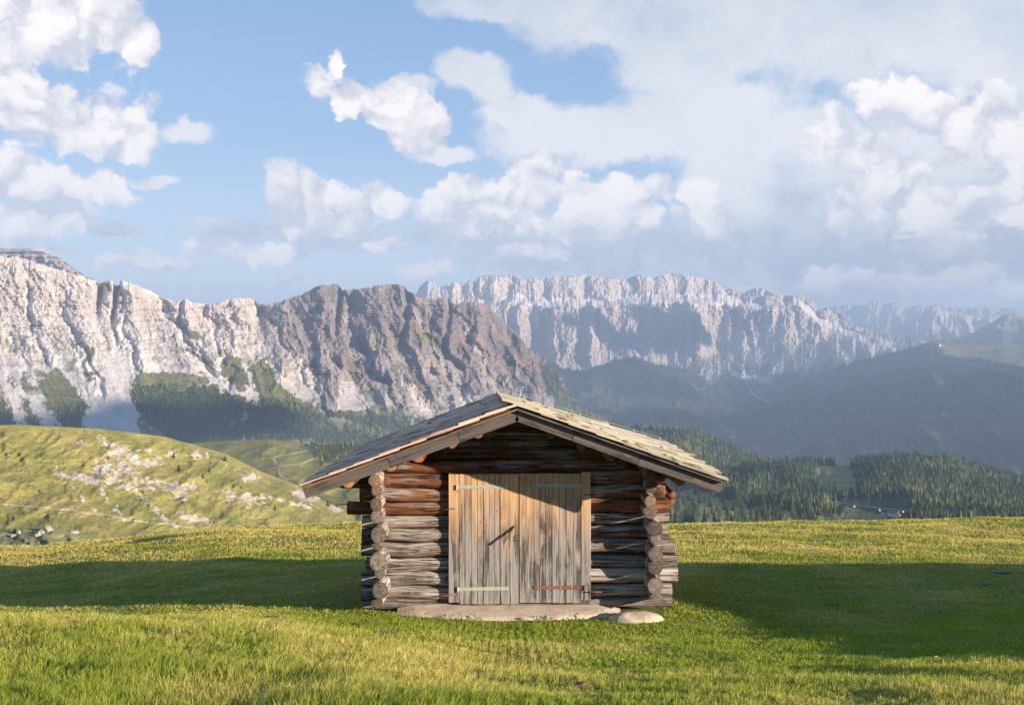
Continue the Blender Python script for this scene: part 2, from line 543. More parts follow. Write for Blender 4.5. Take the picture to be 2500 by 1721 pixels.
def sheet(name, x0, x1, nx, rows, ns, m, disp=None, jag=0, zones=None, seed=0, back=(1.12, 70), smooth=True, fine=(0.9, 0.09), rowjit=0):
    """A ridge: rows run from the crest down to the foot, each a line of (bearing, drop, distance)."""
    px = np.linspace(x0, x1, nx)
    L = []
    for r in rows:
        py, d = interp_row(r, px)
        L.append((py, d))
    if jag:
        j = fbm(px * fine[1], px * 0 + seed, 5, seed + 40, 0.6) * jag
        L[0] = (L[0][0] + j, L[0][1])
    if rowjit:
        for q_ in range(1, len(L) - 1):
            L[q_] = (L[q_][0] + rowjit * fbm(px * .03, px * 0 + q_ * 9.1 + seed, 4, seed + 60, .6), L[q_][1] * (1 + .006 * fbm(px * .03, px * 0 + 50 + q_ * 3, 4, seed)))
    py0, d0 = L[0]
    L.insert(0, (py0 + back[1], d0 * back[0]))
    ns = [10] + list(ns)
    PYs, Ds, Ts = [], [], []
    for k in range(len(L) - 1):
        last = k == len(L) - 2
        for i in range(ns[k] + (1 if last else 0)):
            f = i / ns[k]
            PYs.append(L[k][0] * (1 - f) + L[k + 1][0] * f)
            Ds.append(L[k][1] * (1 - f) + L[k + 1][1] * f)
            Ts.append(k - 1 + f)
    s = Sheet()
    s.px = px
    s.PY, s.D = np.array(PYs), np.array(Ds)
    s.PX = np.broadcast_to(px, s.PY.shape).copy()
    s.T = np.broadcast_to(np.array(Ts)[:, None], s.PY.shape)
    if disp is not None:
        s.D = s.D + disp(s.PX, s.PY, s.T)
    ny = len(Ts)
    V = P(s.PX, s.PY, s.D).reshape(-1, 3)
    i, j = np.meshgrid(np.arange(ny - 1), np.arange(nx - 1), indexing='ij')
    q = np.stack([i * nx + j, (i + 1) * nx + j, (i + 1) * nx + j + 1, i * nx + j + 1], -1).reshape(-1, 4)
    at = {}
    for k in ('scree', 'grass', 'wood', 'tint', 'path'):
        at[k] = np.zeros(s.PY.shape)
    if zones:
        at.update(zones(s.PX, s.PY, s.T))
    s.at = at
    s.V = V.reshape(ny, nx, 3)
    s.obj = tag(mk(name, V, q, m, smooth=smooth, attrs={k: np.clip(a, 0, 1).ravel() for k, a in at.items()}), kind='structure')
    return s


def at_sheet(s, px, py):
    """The point of a ridge that lies on this bearing and drop."""
    i = int(np.clip(np.searchsorted(s.px, px), 1, len(s.px) - 1))
    c = s.PY[:, i][10:]
    k = len(c) - 1 - np.argmax((c <= py)[::-1])
    return s.V[10 + k, i].copy(), s.D[10 + k, i]


def inpoly(px, py, poly):
    poly = np.asarray(poly, float)
    r = np.zeros(px.shape, bool)
    n = len(poly)
    for a in range(n):
        x1, y1 = poly[a]
        x2, y2 = poly[(a + 1) % n]
        if y1 == y2:
            continue
        c = ((y1 > py) != (y2 > py)) & (px < (x2 - x1) * (py - y1) / (y2 - y1) + x1)
        r ^= c
    return r


def polys(px, py, lst, warp=8, f=0.03, seed=3):
    wx, wy = px + warp * fbm(px * f, py * f, 4, seed, 0.6), py + warp * fbm(px * f, py * f, 4, seed + 9, 0.6)
    m = np.zeros(px.shape, bool)
    for p in lst:
        m |= inpoly(wx, wy, p)
    return m.astype(float)


def linemask(px, py, pts, w):
    pts = np.asarray(pts, float)
    d = np.full(px.shape, 1e9)
    for a, b in zip(pts[:-1], pts[1:]):
        ab = b - a
        t = np.clip(((px - a[0]) * ab[0] + (py - a[1]) * ab[1]) / (ab @ ab), 0, 1)
        d = np.minimum(d, np.hypot(px - a[0] - t * ab[0], py - a[1] - t * ab[1]))
    return 1 - sstep(w * 0.5, w, d)


# --- the pale massif on the left
CREST_L = [(-200, 560), (-60, 596), (0, 626), (44, 628), (132, 655), (197, 674), (238, 690), (252, 690), (263, 683), (276, 686), (281, 697), (290, 697), (295, 685), (333, 696), (364, 707),
           (395, 727), (430, 738), (445, 736), (452, 729), (474, 740), (526, 741), (544, 733), (583, 728), (614, 730), (636, 744), (680, 740),
           (737, 718), (781, 696), (820, 694), (831, 701), (836, 709), (890, 703), (943, 695), (978, 697), (990, 702), (999, 712), (1019, 725), (1058, 730),
           (1094, 725), (1103, 741), (1139, 739), (1167, 739), (1191, 746), (1212, 767), (1237, 792), (1265, 816), (1286, 845), (1307, 862),
           (1339, 887), (1370, 918), (1381, 943), (1395, 966), (1412, 992), (1447, 1013), (1496, 1030), (1560, 1052), (1640, 1075)]
dl = lambda x: float(np.interp(x, [-200, 300, 700, 1000, 1250, 1640], [4200, 4600, 5100, 5400, 5900, 5600]))
crest = [(x, y, dl(x)) for x, y in CREST_L]
WALL_L = [(-200, 720, 0.965), (0, 735, .965), (150, 745, .965), (300, 790, .965), (450, 800, .97), (560, 800, .97), (640, 800, .97), (720, 830, .95), (850, 800, .965), (1000, 820, .955), (1100, 850, .95), (1200, 870, .95), (1280, 900, .955), (1400, 1000, .97), (1640, 1090, .98)]
FOOT_L = [(-200, 870, 0.88), (0, 880, .88), (100, 880, .88), (200, 870, .88), (300, 880, .88), (400, 890, .88), (500, 900, .88), (600, 905, .88), (700, 930, .87), (800, 960, .87), (900, 985, .87),
          (1000, 1000, .86), (1100, 1010, .87), (1200, 1015, .87), (1300, 1030, .89), (1400, 1045, .92), (1500, 1060, .94), (1640, 1110, .96)]
BASE_L = [(-200, 1100, .70), (300, 1110, .70), (700, 1130, .70), (1000, 1130, .72), (1300, 1130, .76), (1640, 1160, .85)]
rowf = lambda R_: [(x, y, dl(x) * k) for x, y, k in R_]


SPURS = [([(239, 692), (290, 770), (318, 812)], 13, 60), ([(430, 738), (455, 800), (482, 866)], 15, 60), ([(526, 741), (558, 800), (578, 880)], 15, 65), ([(590, 770), (622, 830), (640, 900)], 20, 85),
         ([(781, 696), (792, 780), (830, 850), (885, 935)], 22, 95), ([(890, 703), (884, 800), (950, 900), (1005, 995)], 24, 100), ([(975, 697), (1000, 800), (1060, 900), (1125, 1005)], 20, 95),
         ([(1058, 730), (1100, 830), (1150, 930), (1205, 1015)], 20, 95), ([(1167, 739), (1230, 850), (1290, 950), (1350, 1015)], 22, 100), ([(690, 740), (722, 800), (745, 875)], 17, 75),
         ([(100, 650), (122, 720), (152, 810)], 20, 55), ([(333, 696), (372, 760), (424, 836)], 15, 55), ([(20, 640), (40, 740), (60, 830)], 18, 50), ([(180, 680), (215, 760), (235, 830)], 15, 50)]
CHUTES = [[(285, 697), (298, 760), (312, 810), (335, 900)], [(500, 745), (522, 820), (565, 905)], [(650, 746), (692, 840), (742, 930), (800, 1000)], [(836, 709), (852, 800), (905, 900), (965, 985)],
          [(1000, 714), (1032, 800), (1085, 905), (1150, 1005)], [(395, 730), (430, 800), (470, 870), (560, 940)], [(250, 700), (275, 780), (290, 840)], [(1110, 745), (1160, 850), (1220, 960)], [(150, 760), (180, 830), (230, 900), (240, 960)], [(60, 700), (80, 800), (110, 880)]]


def polydist(px, py, pts):
    pts = np.asarray(pts, float)
    d = np.full(px.shape, 1e9)
    for a, b in zip(pts[:-1], pts[1:]):
        ab = b - a
        t = np.clip(((px - a[0]) * ab[0] + (py - a[1]) * ab[1]) / (ab @ ab), 0, 1)
        d = np.minimum(d, np.hypot(px - a[0] - t * ab[0], (py - a[1] - t * ab[1]) * .6))
    return d


def disp_L(px, py, t):
    a = sstep(-0.05, 0.25, t) * (1 - sstep(2.05, 2.6, t) * 0.8)
    sx = px + 0.35 * (py - 700) * -1
    wx = sx + 14 * fbm(px * 0.012, py * 0.012, 4, 21)
    wy = py + 7 * fbm(px * 0.03, py * 0.03, 3, 25)
    side = sstep(560, 780, px)
    g1 = ridged(wx * 0.0085, py * 0.0035, 3, 4)            # great buttresses
    c1 = worley(wx * 0.015, wy * 0.008, 3)                  # ribs and gullies between broken blocks
    c2 = worley(wx * 0.052, wy * 0.034, 6)
    c3 = worley(wx * 0.14, wy * 0.11, 9)
    g3 = fbm(px * 0.11, py * 0.13, 5, 15, 0.62)
    fan = sstep(1.6, 2.2, t)
    calm = 1 - 0.85 * fan
    k = 0.62 + 0.30 * side
    d = -(g1 - 0.9) * (45 + 40 * side) * a + (c1 - .5) * 78 * k * a * calm + (c2 - .5) * 30 * k * a * calm + (c3 - .5) * 9 * a * calm - g3 * 8 * a * calm
    d += np.abs(pn(wx * 0.05, py * 0.004, 77)) * 9 * fan
    qx, qy = px + 16 * fbm(px * .02, py * .02, 4, 81), py + 16 * fbm(px * .02, py * .02, 4, 84)
    for pts, w_, h_ in SPURS:
        q_ = polydist(qx, qy, pts) / w_
        h_ = h_ * (.45 if pts[0][0] < 560 else .75) * np.clip(.6 + .9 * fbm(px * .014 + pts[0][0], py * .02, 3, 87), .1, 1.4)
        d -= h_ * np.maximum(0, 1 - q_) * (1 - .45 * q_) * sstep(-.05, .06, t)
    for pts in CHUTES:
        d += 42 * np.exp(-(polydist(qx, qy, pts) / 8) ** 2) * sstep(-.02, .15, t)
    # the deep clefts in the crest
    for cx, w, dep in ((245, 9, 160), (285, 6, 190), (832, 6, 160), (640, 14, 120), (1000, 8, 160), (446, 6, 90), (1103, 8, 150)):
        d += .8 * dep * np.exp(-((px - cx + (py - 700) * 0.12) / w) ** 2) * sstep(-.05, .1, t) * (1 - sstep(0.6, 1.3, t))
    # ledges
    strat = py + 0.05 * px + 5 * fbm(px * 0.012, py * 0.02, 3, 27)
    d += (14 * (np.abs((strat * 0.045) % 1 - .5) * 2) ** 3 + 6 * (np.abs((strat * 0.13) % 1 - .5) * 2) ** 2) * a * (1 - fan)
    return d


GR_L = [[(88, 935), (140, 895), (162, 922), (215, 988), (210, 1001), (131, 1001)],
        [(320, 922), (342, 905), (386, 905), (482, 915), (520, 925), (439, 957), (325, 960)],
        [(440, 850), (465, 857), (517, 880), (535, 910), (490, 890)], [(545, 855), (590, 885), (604, 940), (583, 956), (538, 915)],
        [(645, 872), (702, 944), (712, 972), (627, 972), (618, 922), (600, 905)], [(700, 960), (800, 1000), (800, 1060), (640, 1040), (620, 965)],
        [(1010, 790), (1060, 820), (1085, 850), (1040, 835)], [(210, 850), (235, 850), (225, 880), (205, 890)], [(170, 830), (200, 835), (190, 860)],
        [(440, 790), (480, 800), (500, 830), (460, 830)], [(0, 925), (40, 930), (30, 960), (0, 960)]]
WD_L = [[(318, 946), (395, 933), (439, 957), (474, 940), (518, 938), (614, 985), (702, 972), (790, 1005), (880, 1010), (960, 1005), (1060, 1035), (1200, 1045), (1640, 1060), (1640, 1450), (300, 1450), (340, 1019)],
        [(-200, 968), (0, 968), (26, 992), (48, 1060), (-200, 1060)], [(48, 975), (66, 985), (112, 1050), (66, 1050)], [(136, 992), (215, 985), (206, 1060), (149, 1060)],
        [(245, 1050), (300, 1050), (290, 1080), (240, 1080)], [(1310, 880), (1345, 890), (1420, 1000), (1500, 1035), (1640, 1080), (1640, 1100), (1400, 1060), (1335, 960)],
        [(1050, 815), (1085, 850), (1070, 850)], [(1210, 890), (1240, 930), (1260, 980), (1235, 960)], [(1160, 930), (1180, 1000), (1165, 1010)]]
SC_L = [[(195, 1060), (205, 1000), (225, 985), (150, 915), (155, 905), (200, 940), (260, 900), (290, 800), (310, 790), (320, 880), (318, 960), (345, 1020), (405, 1065), (300, 1090)],
        [(300, 790), (330, 830), (400, 905), (385, 915), (330, 900)], [(440, 845), (530, 915), (610, 970), (600, 985), (520, 930)], [(595, 935), (640, 960), (625, 985)],
        [(650, 875), (720, 945), (800, 1010), (790, 1015), (690, 945)], [(720, 860), (750, 900), (800, 960), (760, 975), (735, 960)], [(830, 930), (860, 925), (910, 1000), (820, 1000)],
        [(985, 920), (1000, 930), (1060, 1015), (1050, 1035), (985, 940)], [(1125, 960), (1150, 940), (1190, 1000), (1130, 1005)],
        [(0, 900), (40, 960), (68, 1040), (45, 1040), (0, 940)], [(30, 930), (60, 950), (150, 1036), (110, 1036)]]


def zone_L(px, py, t):
    gr = polys(px, py, GR_L, 9, 0.03, 3)
    wd = polys(px, py, WD_L, 17, 0.055, 13)
    s0 = polys(px, py, SC_L, 7, 0.03, 23)
    foot = sstep(1.75, 2.15, t + 0.35 * fbm(px * 0.03, py * 0.012, 4, 31))
    streak = ridged((px - (py - 800) * 0.5) * 0.03, py * 0.004, 4, 9)
    sc = np.maximum(s0, foot * sstep(0.55, 0.95, streak + 0.25))
    sc = np.maximum(sc, 0.75 * sstep(1.02, 1.3, streak) * sstep(0.9, 1.4, t))
    gg = np.maximum(gr, foot * sstep(0.2, 0.6, fbm(px * 0.02, py * 0.03, 4, 55)) * (px < 760)) * (1 - 0.85 * s0)
    gg = np.maximum(gg, 0.55 * sstep(0.25, 0.6, fbm(px * 0.03, py * 0.05, 5, 58)) * sstep(0.9, 1.5, t) * (1 - s0))
    ch = np.zeros(px.shape)
    for pts in CHUTES:
        ch = np.maximum(ch, 1 - sstep(2, 8, polydist(px + 9 * fbm(px * .03, py * .03, 4, 81), py + 9 * fbm(px * .03, py * .03, 4, 84), pts)))
    sc = np.maximum(sc, .85 * ch * sstep(.15, .7, t))
    rocky = sstep(0.45, 0.7, fbm(px * 0.035, py * 0.02, 5, 66, 0.6))
    wd = wd * (1 - 0.9 * s0) * (1 - 0.8 * rocky * (px > 560))
    gg = np.maximum(gg, (polys(px, py, WD_L[:1], 12, .03, 14)) * (1 - wd) * (1 - .8 * rocky))
    tint = sstep(560, 760, px + 60 * fbm(px * 0.01, py * 0.01, 3, 71))  # browner rock to the right, its colour also darkened in place of cloud shade
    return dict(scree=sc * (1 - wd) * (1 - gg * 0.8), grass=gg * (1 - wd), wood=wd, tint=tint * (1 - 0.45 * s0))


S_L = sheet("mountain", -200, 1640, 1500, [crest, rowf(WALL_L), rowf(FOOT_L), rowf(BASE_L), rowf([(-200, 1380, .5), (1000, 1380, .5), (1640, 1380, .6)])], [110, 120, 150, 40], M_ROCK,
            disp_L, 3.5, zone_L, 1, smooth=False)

# the grey top that looks over the left end of the massif
S_L2 = sheet("mountain", -260, 260, 300, [[(-260, 590, 6400), (-60, 600, 6400), (0, 606, 6400), (26, 608, 6400), (66, 607, 6400), (110, 617, 6400), (145, 630, 6400), (175, 652, 6400), (208, 673, 6400), (260, 700, 6400)],
                                          [(-260, 720, 6000), (260, 760, 6000)]], [90], M_ROCK,
             lambda px, py, t: -(ridged(px * 0.03, py * 0.02, 5, 90) - .8) * 120 * sstep(0, .2, t) + 40 * np.sin(py * .5), 2.0,
             lambda px, py, t: dict(tint=np.full(px.shape, 0.55)), 2)

# --- the table mountain behind
CREST_S = [(930, 735), (1000, 722), (1019, 715), (1023, 704), (1032, 692), (1044, 685), (1060, 693), (1075, 702), (1089, 696), (1096, 700), (1107, 687), (1118, 692), (1130, 699), (1146, 683), (1153, 681), (1160, 690), (1170, 673), (1198, 672),
           (1240, 674), (1254, 669), (1272, 678), (1304, 676), (1328, 686), (1335, 674), (1380, 674), (1430, 671), (1475, 676), (1535, 681), (1549, 673), (1557, 672), (1584, 675), (1598, 681), (1605, 674), (1640, 668), (1660, 671), (1689, 675), (1746, 687),
           (1768, 707), (1774, 720), (1807, 724), (1850, 722), (1899, 722), (1939, 721), (1956, 722), (1980, 729), (1989, 744), (1997, 762), (2004, 757), (2020, 749), (2036, 766), (2048, 764), (2066, 786), (2092, 797), (2136, 810), (2184, 819), (2300, 838), (2420, 850)]
ds = lambda x: float(np.interp(x, [900, 1300, 1800, 2050, 2420], [12300, 12700, 13300, 13000, 11200]))
LEDGE_S = [(930, 770, .985), (1000, 765, .98), (1130, 745, .975), (1250, 728, .975), (1400, 735, .975), (1480, 738, .975), (1600, 722, .975), (1700, 722, .975), (1770, 724, .985), (1850, 738, .985), (1950, 732, .99), (2000, 775, .99), (2060, 800, .99), (2184, 835, .98), (2420, 870, .97)]
LED2_S = [(930, 790, .95), (1130, 760, .945), (1250, 745, .945), (1400, 750, .945), (1480, 752, .945), (1600, 740, .945), (1700, 740, .945), (1770, 745, .955), (1850, 755, .955), (1950, 745, .965), (2000, 790, .965), (2060, 815, .965), (2184, 845, .95), (2420, 880, .94)]
FOOT_S = [(930, 880, .90), (1250, 890, .90), (1400, 905, .90), (1500, 890, .905), (1600, 890, .905), (1700, 880, .91), (1800, 860, .915), (1900, 845, .92), (2000, 840, .93), (2080, 832, .93), (2184, 860, .92), (2420, 900, .9)]
BASE_S = [(930, 1050, .72), (1400, 1040, .72), (1700, 1000, .75), (1900, 985, .76), (2100, 950, .78), (2420, 960, .78)]
rs = lambda R_: [(x, y, ds(x) * k) for x, y, k in R_]


def disp_S(px, py, t):
    wx = px + 10 * fbm(px * 0.015, py * 0.02, 4, 121)
    cliff = sstep(-0.02, 0.08, t) * (1 - sstep(0.75, 1.0, t)) * 0.55 + sstep(1.6, 2.05, t) * (1 - sstep(2.75, 3.15, t))
    g1 = ridged(wx * 0.011, py * 0.003, 3, 104)
    c1 = worley(wx * 0.0135, py * 0.005, 13)
    c2 = worley(wx * 0.040, py * 0.012, 16)
    c3 = worley(wx * 0.15, py * 0.07, 19)
    g3 = fbm(wx * 0.16, py * 0.12, 5, 115, 0.62)
    low = sstep(2.9, 3.2, t)
    cliff = cliff * (1 - sstep(2060, 2130, px))
    return (-(g1 - 0.9) * 170 * cliff + (c1 - .5) * 300 * cliff + (c2 - .5) * 70 * cliff + (c3 - .5) * 24 * (cliff + .15) - g3 * 22 * (cliff + 0.2)
            - (g1 - .9) * 300 * low * sstep(3.0, 3.4, t) - g3 * 40 * low)


def zone_S(px, py, t):
    n = fbm(px * 0.03, py * 0.03, 5, 131)
    led = sstep(0.85, 1.05, t + .12 * n) * (1 - sstep(1.85, 2.1, t + .18 * fbm(px * .05, py * .02, 4, 133)))
    right = sstep(2060, 2110, px + 14 * n)
    low = np.maximum(sstep(2.85, 3.1, t + 0.12 * n), right)
    led = led * (1 - right)
    streak = ridged(px * 0.02 + py * 0.006, py * 0.006, 4, 140)
    sc = np.maximum(led, .8 * low * sstep(0.95, 1.2, streak) * (1 - sstep(3.45, 3.8, t)))
    sc = np.maximum(sc, linemask(px + 4 * n, py + 3 * n, [(1780, 900), (1810, 920), (1850, 930), (1880, 922), (1790, 915)], 7))
    sc = np.maximum(sc, linemask(px + 4 * n, py + 3 * n, [(1800, 850), (1795, 880), (1830, 925), (1870, 928)], 6))
    sc = np.maximum(sc, linemask(px + 4 * n, py + 3 * n, [(1895, 870), (1880, 920), (1870, 935), (1820, 925), (1835, 960), (1880, 985)], 4))
    sc = np.maximum(sc, low * sstep(1960, 2050, px) * (1 - sstep(2080, 2180, px)) * (1 - sstep(830, 870, py + 10 * n)))
    open_ = sstep(1980, 2080, px) * (1 - sstep(845, 875, py + 12 * n))
    fo = sstep(3.12, 3.3, t + 0.16 * n + 0.1 * sstep(1700, 1900, px) * -1) * (1 - sc)
    fo = fo * (1 - open_) * (1 - 0.7 * sstep(.45, .7, fbm(px * .02, py * .04, 4, 151)) * (px > 1650))
    gr = low * (1 - fo) * (1 - sc)
    return dict(scree=sc, grass=gr, wood=fo, tint=0.12 + 0 * px)


S_S = sheet("mountain", 930, 2420, 1500, [[(x, y, ds(x)) for x, y in CREST_S], rs(LEDGE_S), rs(LED2_S), rs(FOOT_S), rs(BASE_S)], [60, 24, 120, 90], M_ROCKF,
            disp_S, 1.5, zone_S, 3, fine=(1, 0.13), smooth=False, rowjit=5)


# --- blue ranges on the horizon
def simple_disp(amp, f, seed):
    return lambda px, py, t: (-(ridged(px * f, py * f * 0.6, 5, seed) - 0.8) * amp * .5 + (worley(px * f * 3, py * f * 1.5, seed) - .5) * amp * .4) * sstep(0, .15, t)


sheet("mountain", 1740, 1960, 160, [[(1740, 722, 16500), (1768, 709, 16500), (1785, 703, 16500), (1816, 717, 16500), (1829, 707, 16500), (1845, 704, 16500), (1860, 702, 16500), (1875, 706, 16500), (1899, 714, 16500), (1960, 735, 16500)],
                                   [(1740, 760, 15800), (1960, 770, 15800)]], [30], M_ROCKF, simple_disp(260, .05, 201), 1.8, lambda px, py, t: dict(tint=0.3 + 0 * px), 4)
FAR = [(1900, 775), (1980, 762), (2030, 749), (2070, 744), (2114, 746), (2122, 738), (2131, 731), (2143, 733), (2155, 744), (2170, 740), (2184, 738), (2198, 742), (2210, 749), (2245, 744), (2302, 744), (2333, 753), (2421, 751), (2500, 755), (2750, 745)]
sheet("mountain", 1900, 2750, 500, [[(x, y, 23500) for x, y in FAR], [(1900, 800, 22500), (2750, 790, 22500)], [(1900, 860, 20500), (2750, 860, 20500)]], [40, 30], M_ROCKF,
      simple_disp(700, .022, 211), 2.2, lambda px, py, t: dict(tint=0.6 + 0 * px, wood=.35 * sstep(.3, 1, t)), 5)
FAR2 = [(2120, 835), (2175, 812), (2224, 782), (2250, 765), (2276, 749), (2290, 752), (2311, 758), (2377, 771), (2421, 768), (2470, 760), (2560, 765), (2750, 750)]
sheet("mountain", 2120, 2750, 400, [[(x, y, 18500) for x, y in FAR2], [(2120, 900, 16500), (2750, 880, 16500)]], [60], M_ROCKF,
      simple_disp(500, .02, 221), 1.4, lambda px, py, t: dict(tint=0.2 + 0 * px, wood=sstep(.5, .9, t + .2 * fbm(px * .02, py * .04, 4, 6)), grass=sstep(.3, .5, t)), 6)
FAR3 = [(2230, 850), (2300, 835), (2377, 812), (2430, 781), (2450, 770), (2465, 764), (2480, 770), (2500, 777), (2580, 790), (2750, 780)]
sheet("mountain", 2230, 2750, 300, [[(x, y, 13500) for x, y in FAR3], [(2230, 900, 12000), (2750, 900, 12000)]], [50], M_ROCKF,
      simple_disp(300, .02, 231), 1.0, lambda px, py, t: dict(tint=0.2 + 0 * px, wood=sstep(.05, .3, t + .25 * fbm(px * .02, py * .04, 4, 7)), grass=0.9 + 0 * px), 7)

# --- the valley: slopes of wood and meadow
V1 = [(1240, 850), (1331, 884), (1380, 902), (1426, 906), (1496, 882), (1549, 871), (1601, 890), (1672, 900), (1720, 925), (1780, 950), (1840, 975), (1880, 995), (1960, 1030)]
S_V1 = sheet("hill", 1240, 1960, 420, [[(x, y, 9800) for x, y in V1], [(1240, 1010, 7600), (1700, 1060, 7200), (1960, 1100, 7000)], [(1240, 1160, 5500), (1960, 1180, 5500)]], [110, 20], M_ROCKF,
             lambda px, py, t: -(ridged((px + .5 * py) * .009, py * .006, 4, 301) - .8) * 420 * sstep(0, .3, t) - fbm(px * .05, py * .05, 4, 3) * 60, 1.0,
             lambda px, py, t: dict(wood=1 - 0.9 * sstep(.42, .6, fbm(px * .03, py * .05, 4, 305)) * (px > 1650), grass=1 + 0 * px,
                                    scree=linemask(px, py, [(1815, 975), (1870, 972), (1925, 966)], 5)), 8)
V2 = [(1780, 1062), (1800, 1046), (1850, 1012), (1890, 986), (1940, 951), (1990, 926), (2050, 896), (2127, 872), (2200, 856), (2240, 846), (2281, 834), (2330, 832), (2420, 836), (2500, 842), (2800, 850)]
V2K = 1.35
V2B = [(1780, 1066, 6300), (1850, 1030, 6600), (1940, 975, 6900), (2050, 925, 7000), (2200, 885, 7000), (2290, 850, 6900), (2340, 892, 6400), (2380, 896, 6300), (2440, 908, 6200), (2500, 922, 6100), (2800, 960, 6000)]
V2C = [(1780, 1120, 5600), (1900, 1110, 5000), (2100, 1060, 4600), (2300, 1050, 4400), (2500, 1060, 4200), (2800, 1080, 4000)]
V2D = [(1780, 1200, 4600), (2000, 1200, 4000), (2800, 1200, 3300)]


def zone_V2(px, py, t):
    n = fbm(px * .03, py * .05, 4, 315)
    mead = polys(px, py, [[(2275, 835), (2330, 830), (2800, 840), (2800, 965), (2500, 925), (2440, 910), (2380, 897), (2330, 888), (2290, 856)], [(2325, 895), (2372, 900), (2360, 925), (2318, 925)],
                          [(1895, 1112), (1965, 1075), (1955, 1105), (1930, 1130)], [(2260, 1010), (2330, 1008), (2330, 1018), (2255, 1022)], [(2110, 868), (2140, 868), (2150, 885), (2125, 878)],
                          [(2185, 955), (2192, 955), (2190, 980), (2183, 980)], [(2290, 930), (2310, 935), (2300, 975), (2285, 950)], [(1790, 1075), (1845, 1075), (1835, 1100), (1800, 1095)]], 5, .05, 33)
    sc = polys(px, py, [[(2410, 1125), (2440, 1110), (2455, 1130), (2440, 1150)]], 5, .08, 35)
    pa = linemask(px, py, [(2285, 846), (2300, 862), (2330, 885), (2400, 896)], 6) * 0.7
    wd = (1 - mead) * (1 - sc)
    wd = wd * (1 - 0.5 * sstep(.5, .7, n) * (px > 2200))
    patch = sstep(.1, .5, fbm(px * .02, py * .08, 4, 37)) * mead * (px > 2270)
    return dict(wood=np.maximum(wd, patch * .7), grass=1 + 0 * px, scree=np.maximum(sc, pa))


S_V2 = sheet("hill", 1780, 2800, 600, [[(x, y, d) for (x, y), d in zip(V2, [q_ * V2K for q_ in [6300, 6500, 6800, 7000, 7100, 7200, 7200, 7200, 7300, 7300, 7300, 7600, 7800, 7900, 8000]])]] + [[(x, y, d * V2K) for x, y, d in r_] for r_ in (V2B, V2C, V2D)], [40, 100, 50], M_ROCKF,
             lambda px, py, t: -(ridged((px - .6 * py) * .007, py * .004, 4, 311) - .8) * 560 * sstep(0.5, 1.4, t) - fbm(px * .05, py * .05, 4, 4) * 50 * sstep(0.3, 1, t), 0.6, zone_V2, 9)
V4 = [(1300, 1300), (1345, 1200), (1385, 1085), (1407, 1030), (1420, 1013), (1480, 1035), (1557, 1047), (1632, 1047), (1697, 1049), (1746, 1069), (1798, 1097), (1864, 1117), (1900, 1135), (1960, 1165)]
S_V4 = sheet("hill", 1300, 1960, 320, [[(x, y, 3300) for x, y in V4], [(1300, 1320, 2300), (1380, 1230, 2300), (1450, 1160, 2300), (1700, 1190, 2200), (1960, 1230, 2100)], [(1300, 1400, 1600), (1960, 1300, 1600)]], [80, 20], M_HILL,
             lambda px, py, t: -(ridged((px + .3 * py) * .012, py * .006, 4, 321) - .8) * 90 * sstep(0, .3, t), 0.8,
             lambda px, py, t: dict(wood=1 - 0.8 * sstep(.4, .6, fbm(px * .03, py * .06, 4, 325))), 10)
V5 = [(1450, 1330), (1530, 1260), (1600, 1215), (1700, 1190), (1780, 1160), (1850, 1140), (1880, 1135), (1917, 1136), (1982, 1130), (2048, 1136), (2100, 1130), (2158, 1124), (2224, 1118), (2311, 1122), (2399, 1146), (2500, 1180), (2560, 1195), (2800, 1230)]
V5B = [(1450, 1340, 1400), (1600, 1240, 1500), (1780, 1225, 1700), (1900, 1210, 1800), (2050, 1200, 1900), (2200, 1200, 1800), (2500, 1230, 1700), (2800, 1260, 1600)]
V5C = [(1450, 1400, 900), (1600, 1300, 900), (1900, 1300, 950), (2100, 1300, 1000), (2800, 1310, 1000)]
V5Z = [[(1985, 1140), (2060, 1128), (2095, 1150), (2110, 1200), (2060, 1220), (2000, 1200), (1975, 1160)], [(1905, 1190), (1950, 1185), (1955, 1215), (1915, 1205)], [(1990, 1215), (2040, 1225), (2050, 1235), (2000, 1230)],
       [(2055, 1235), (2160, 1255), (2180, 1275), (2080, 1275), (2050, 1260)], [(1640, 1195), (1690, 1195), (1700, 1215), (1650, 1215)], [(2150, 1150), (2165, 1140), (2120, 1190), (2110, 1180)]]


def zone_V5(px, py, t):
    cl = polys(px, py, V5Z, 7, .05, 43)
    low = polys(px, py, [[(1600, 1188), (1700, 1190), (1790, 1222), (1900, 1243), (2000, 1252), (2060, 1258), (2060, 1320), (1600, 1320)]], 8, .06, 45)
    pa = linemask(px, py, [(2060, 1207), (2085, 1200), (2112, 1190)], 2.5)
    return dict(wood=np.clip(1 - cl - low * .92, 0, 1), path=pa, clear=cl, low=low)


S_V5 = sheet("hill", 1450, 2800, 585, [[(x, y, float(np.interp(x, [1600, 1900, 2300, 2800], [1900, 2300, 2300, 1900]))) for x, y in V5], V5B, V5C], [70, 60], M_HILL,
             lambda px, py, t: -(ridged((px + .3 * py) * .01, py * .006, 4, 331) - .8) * 60 * sstep(0, .3, t) * (1 - sstep(1.5, 2, t)), 0.6, zone_V5, 11)

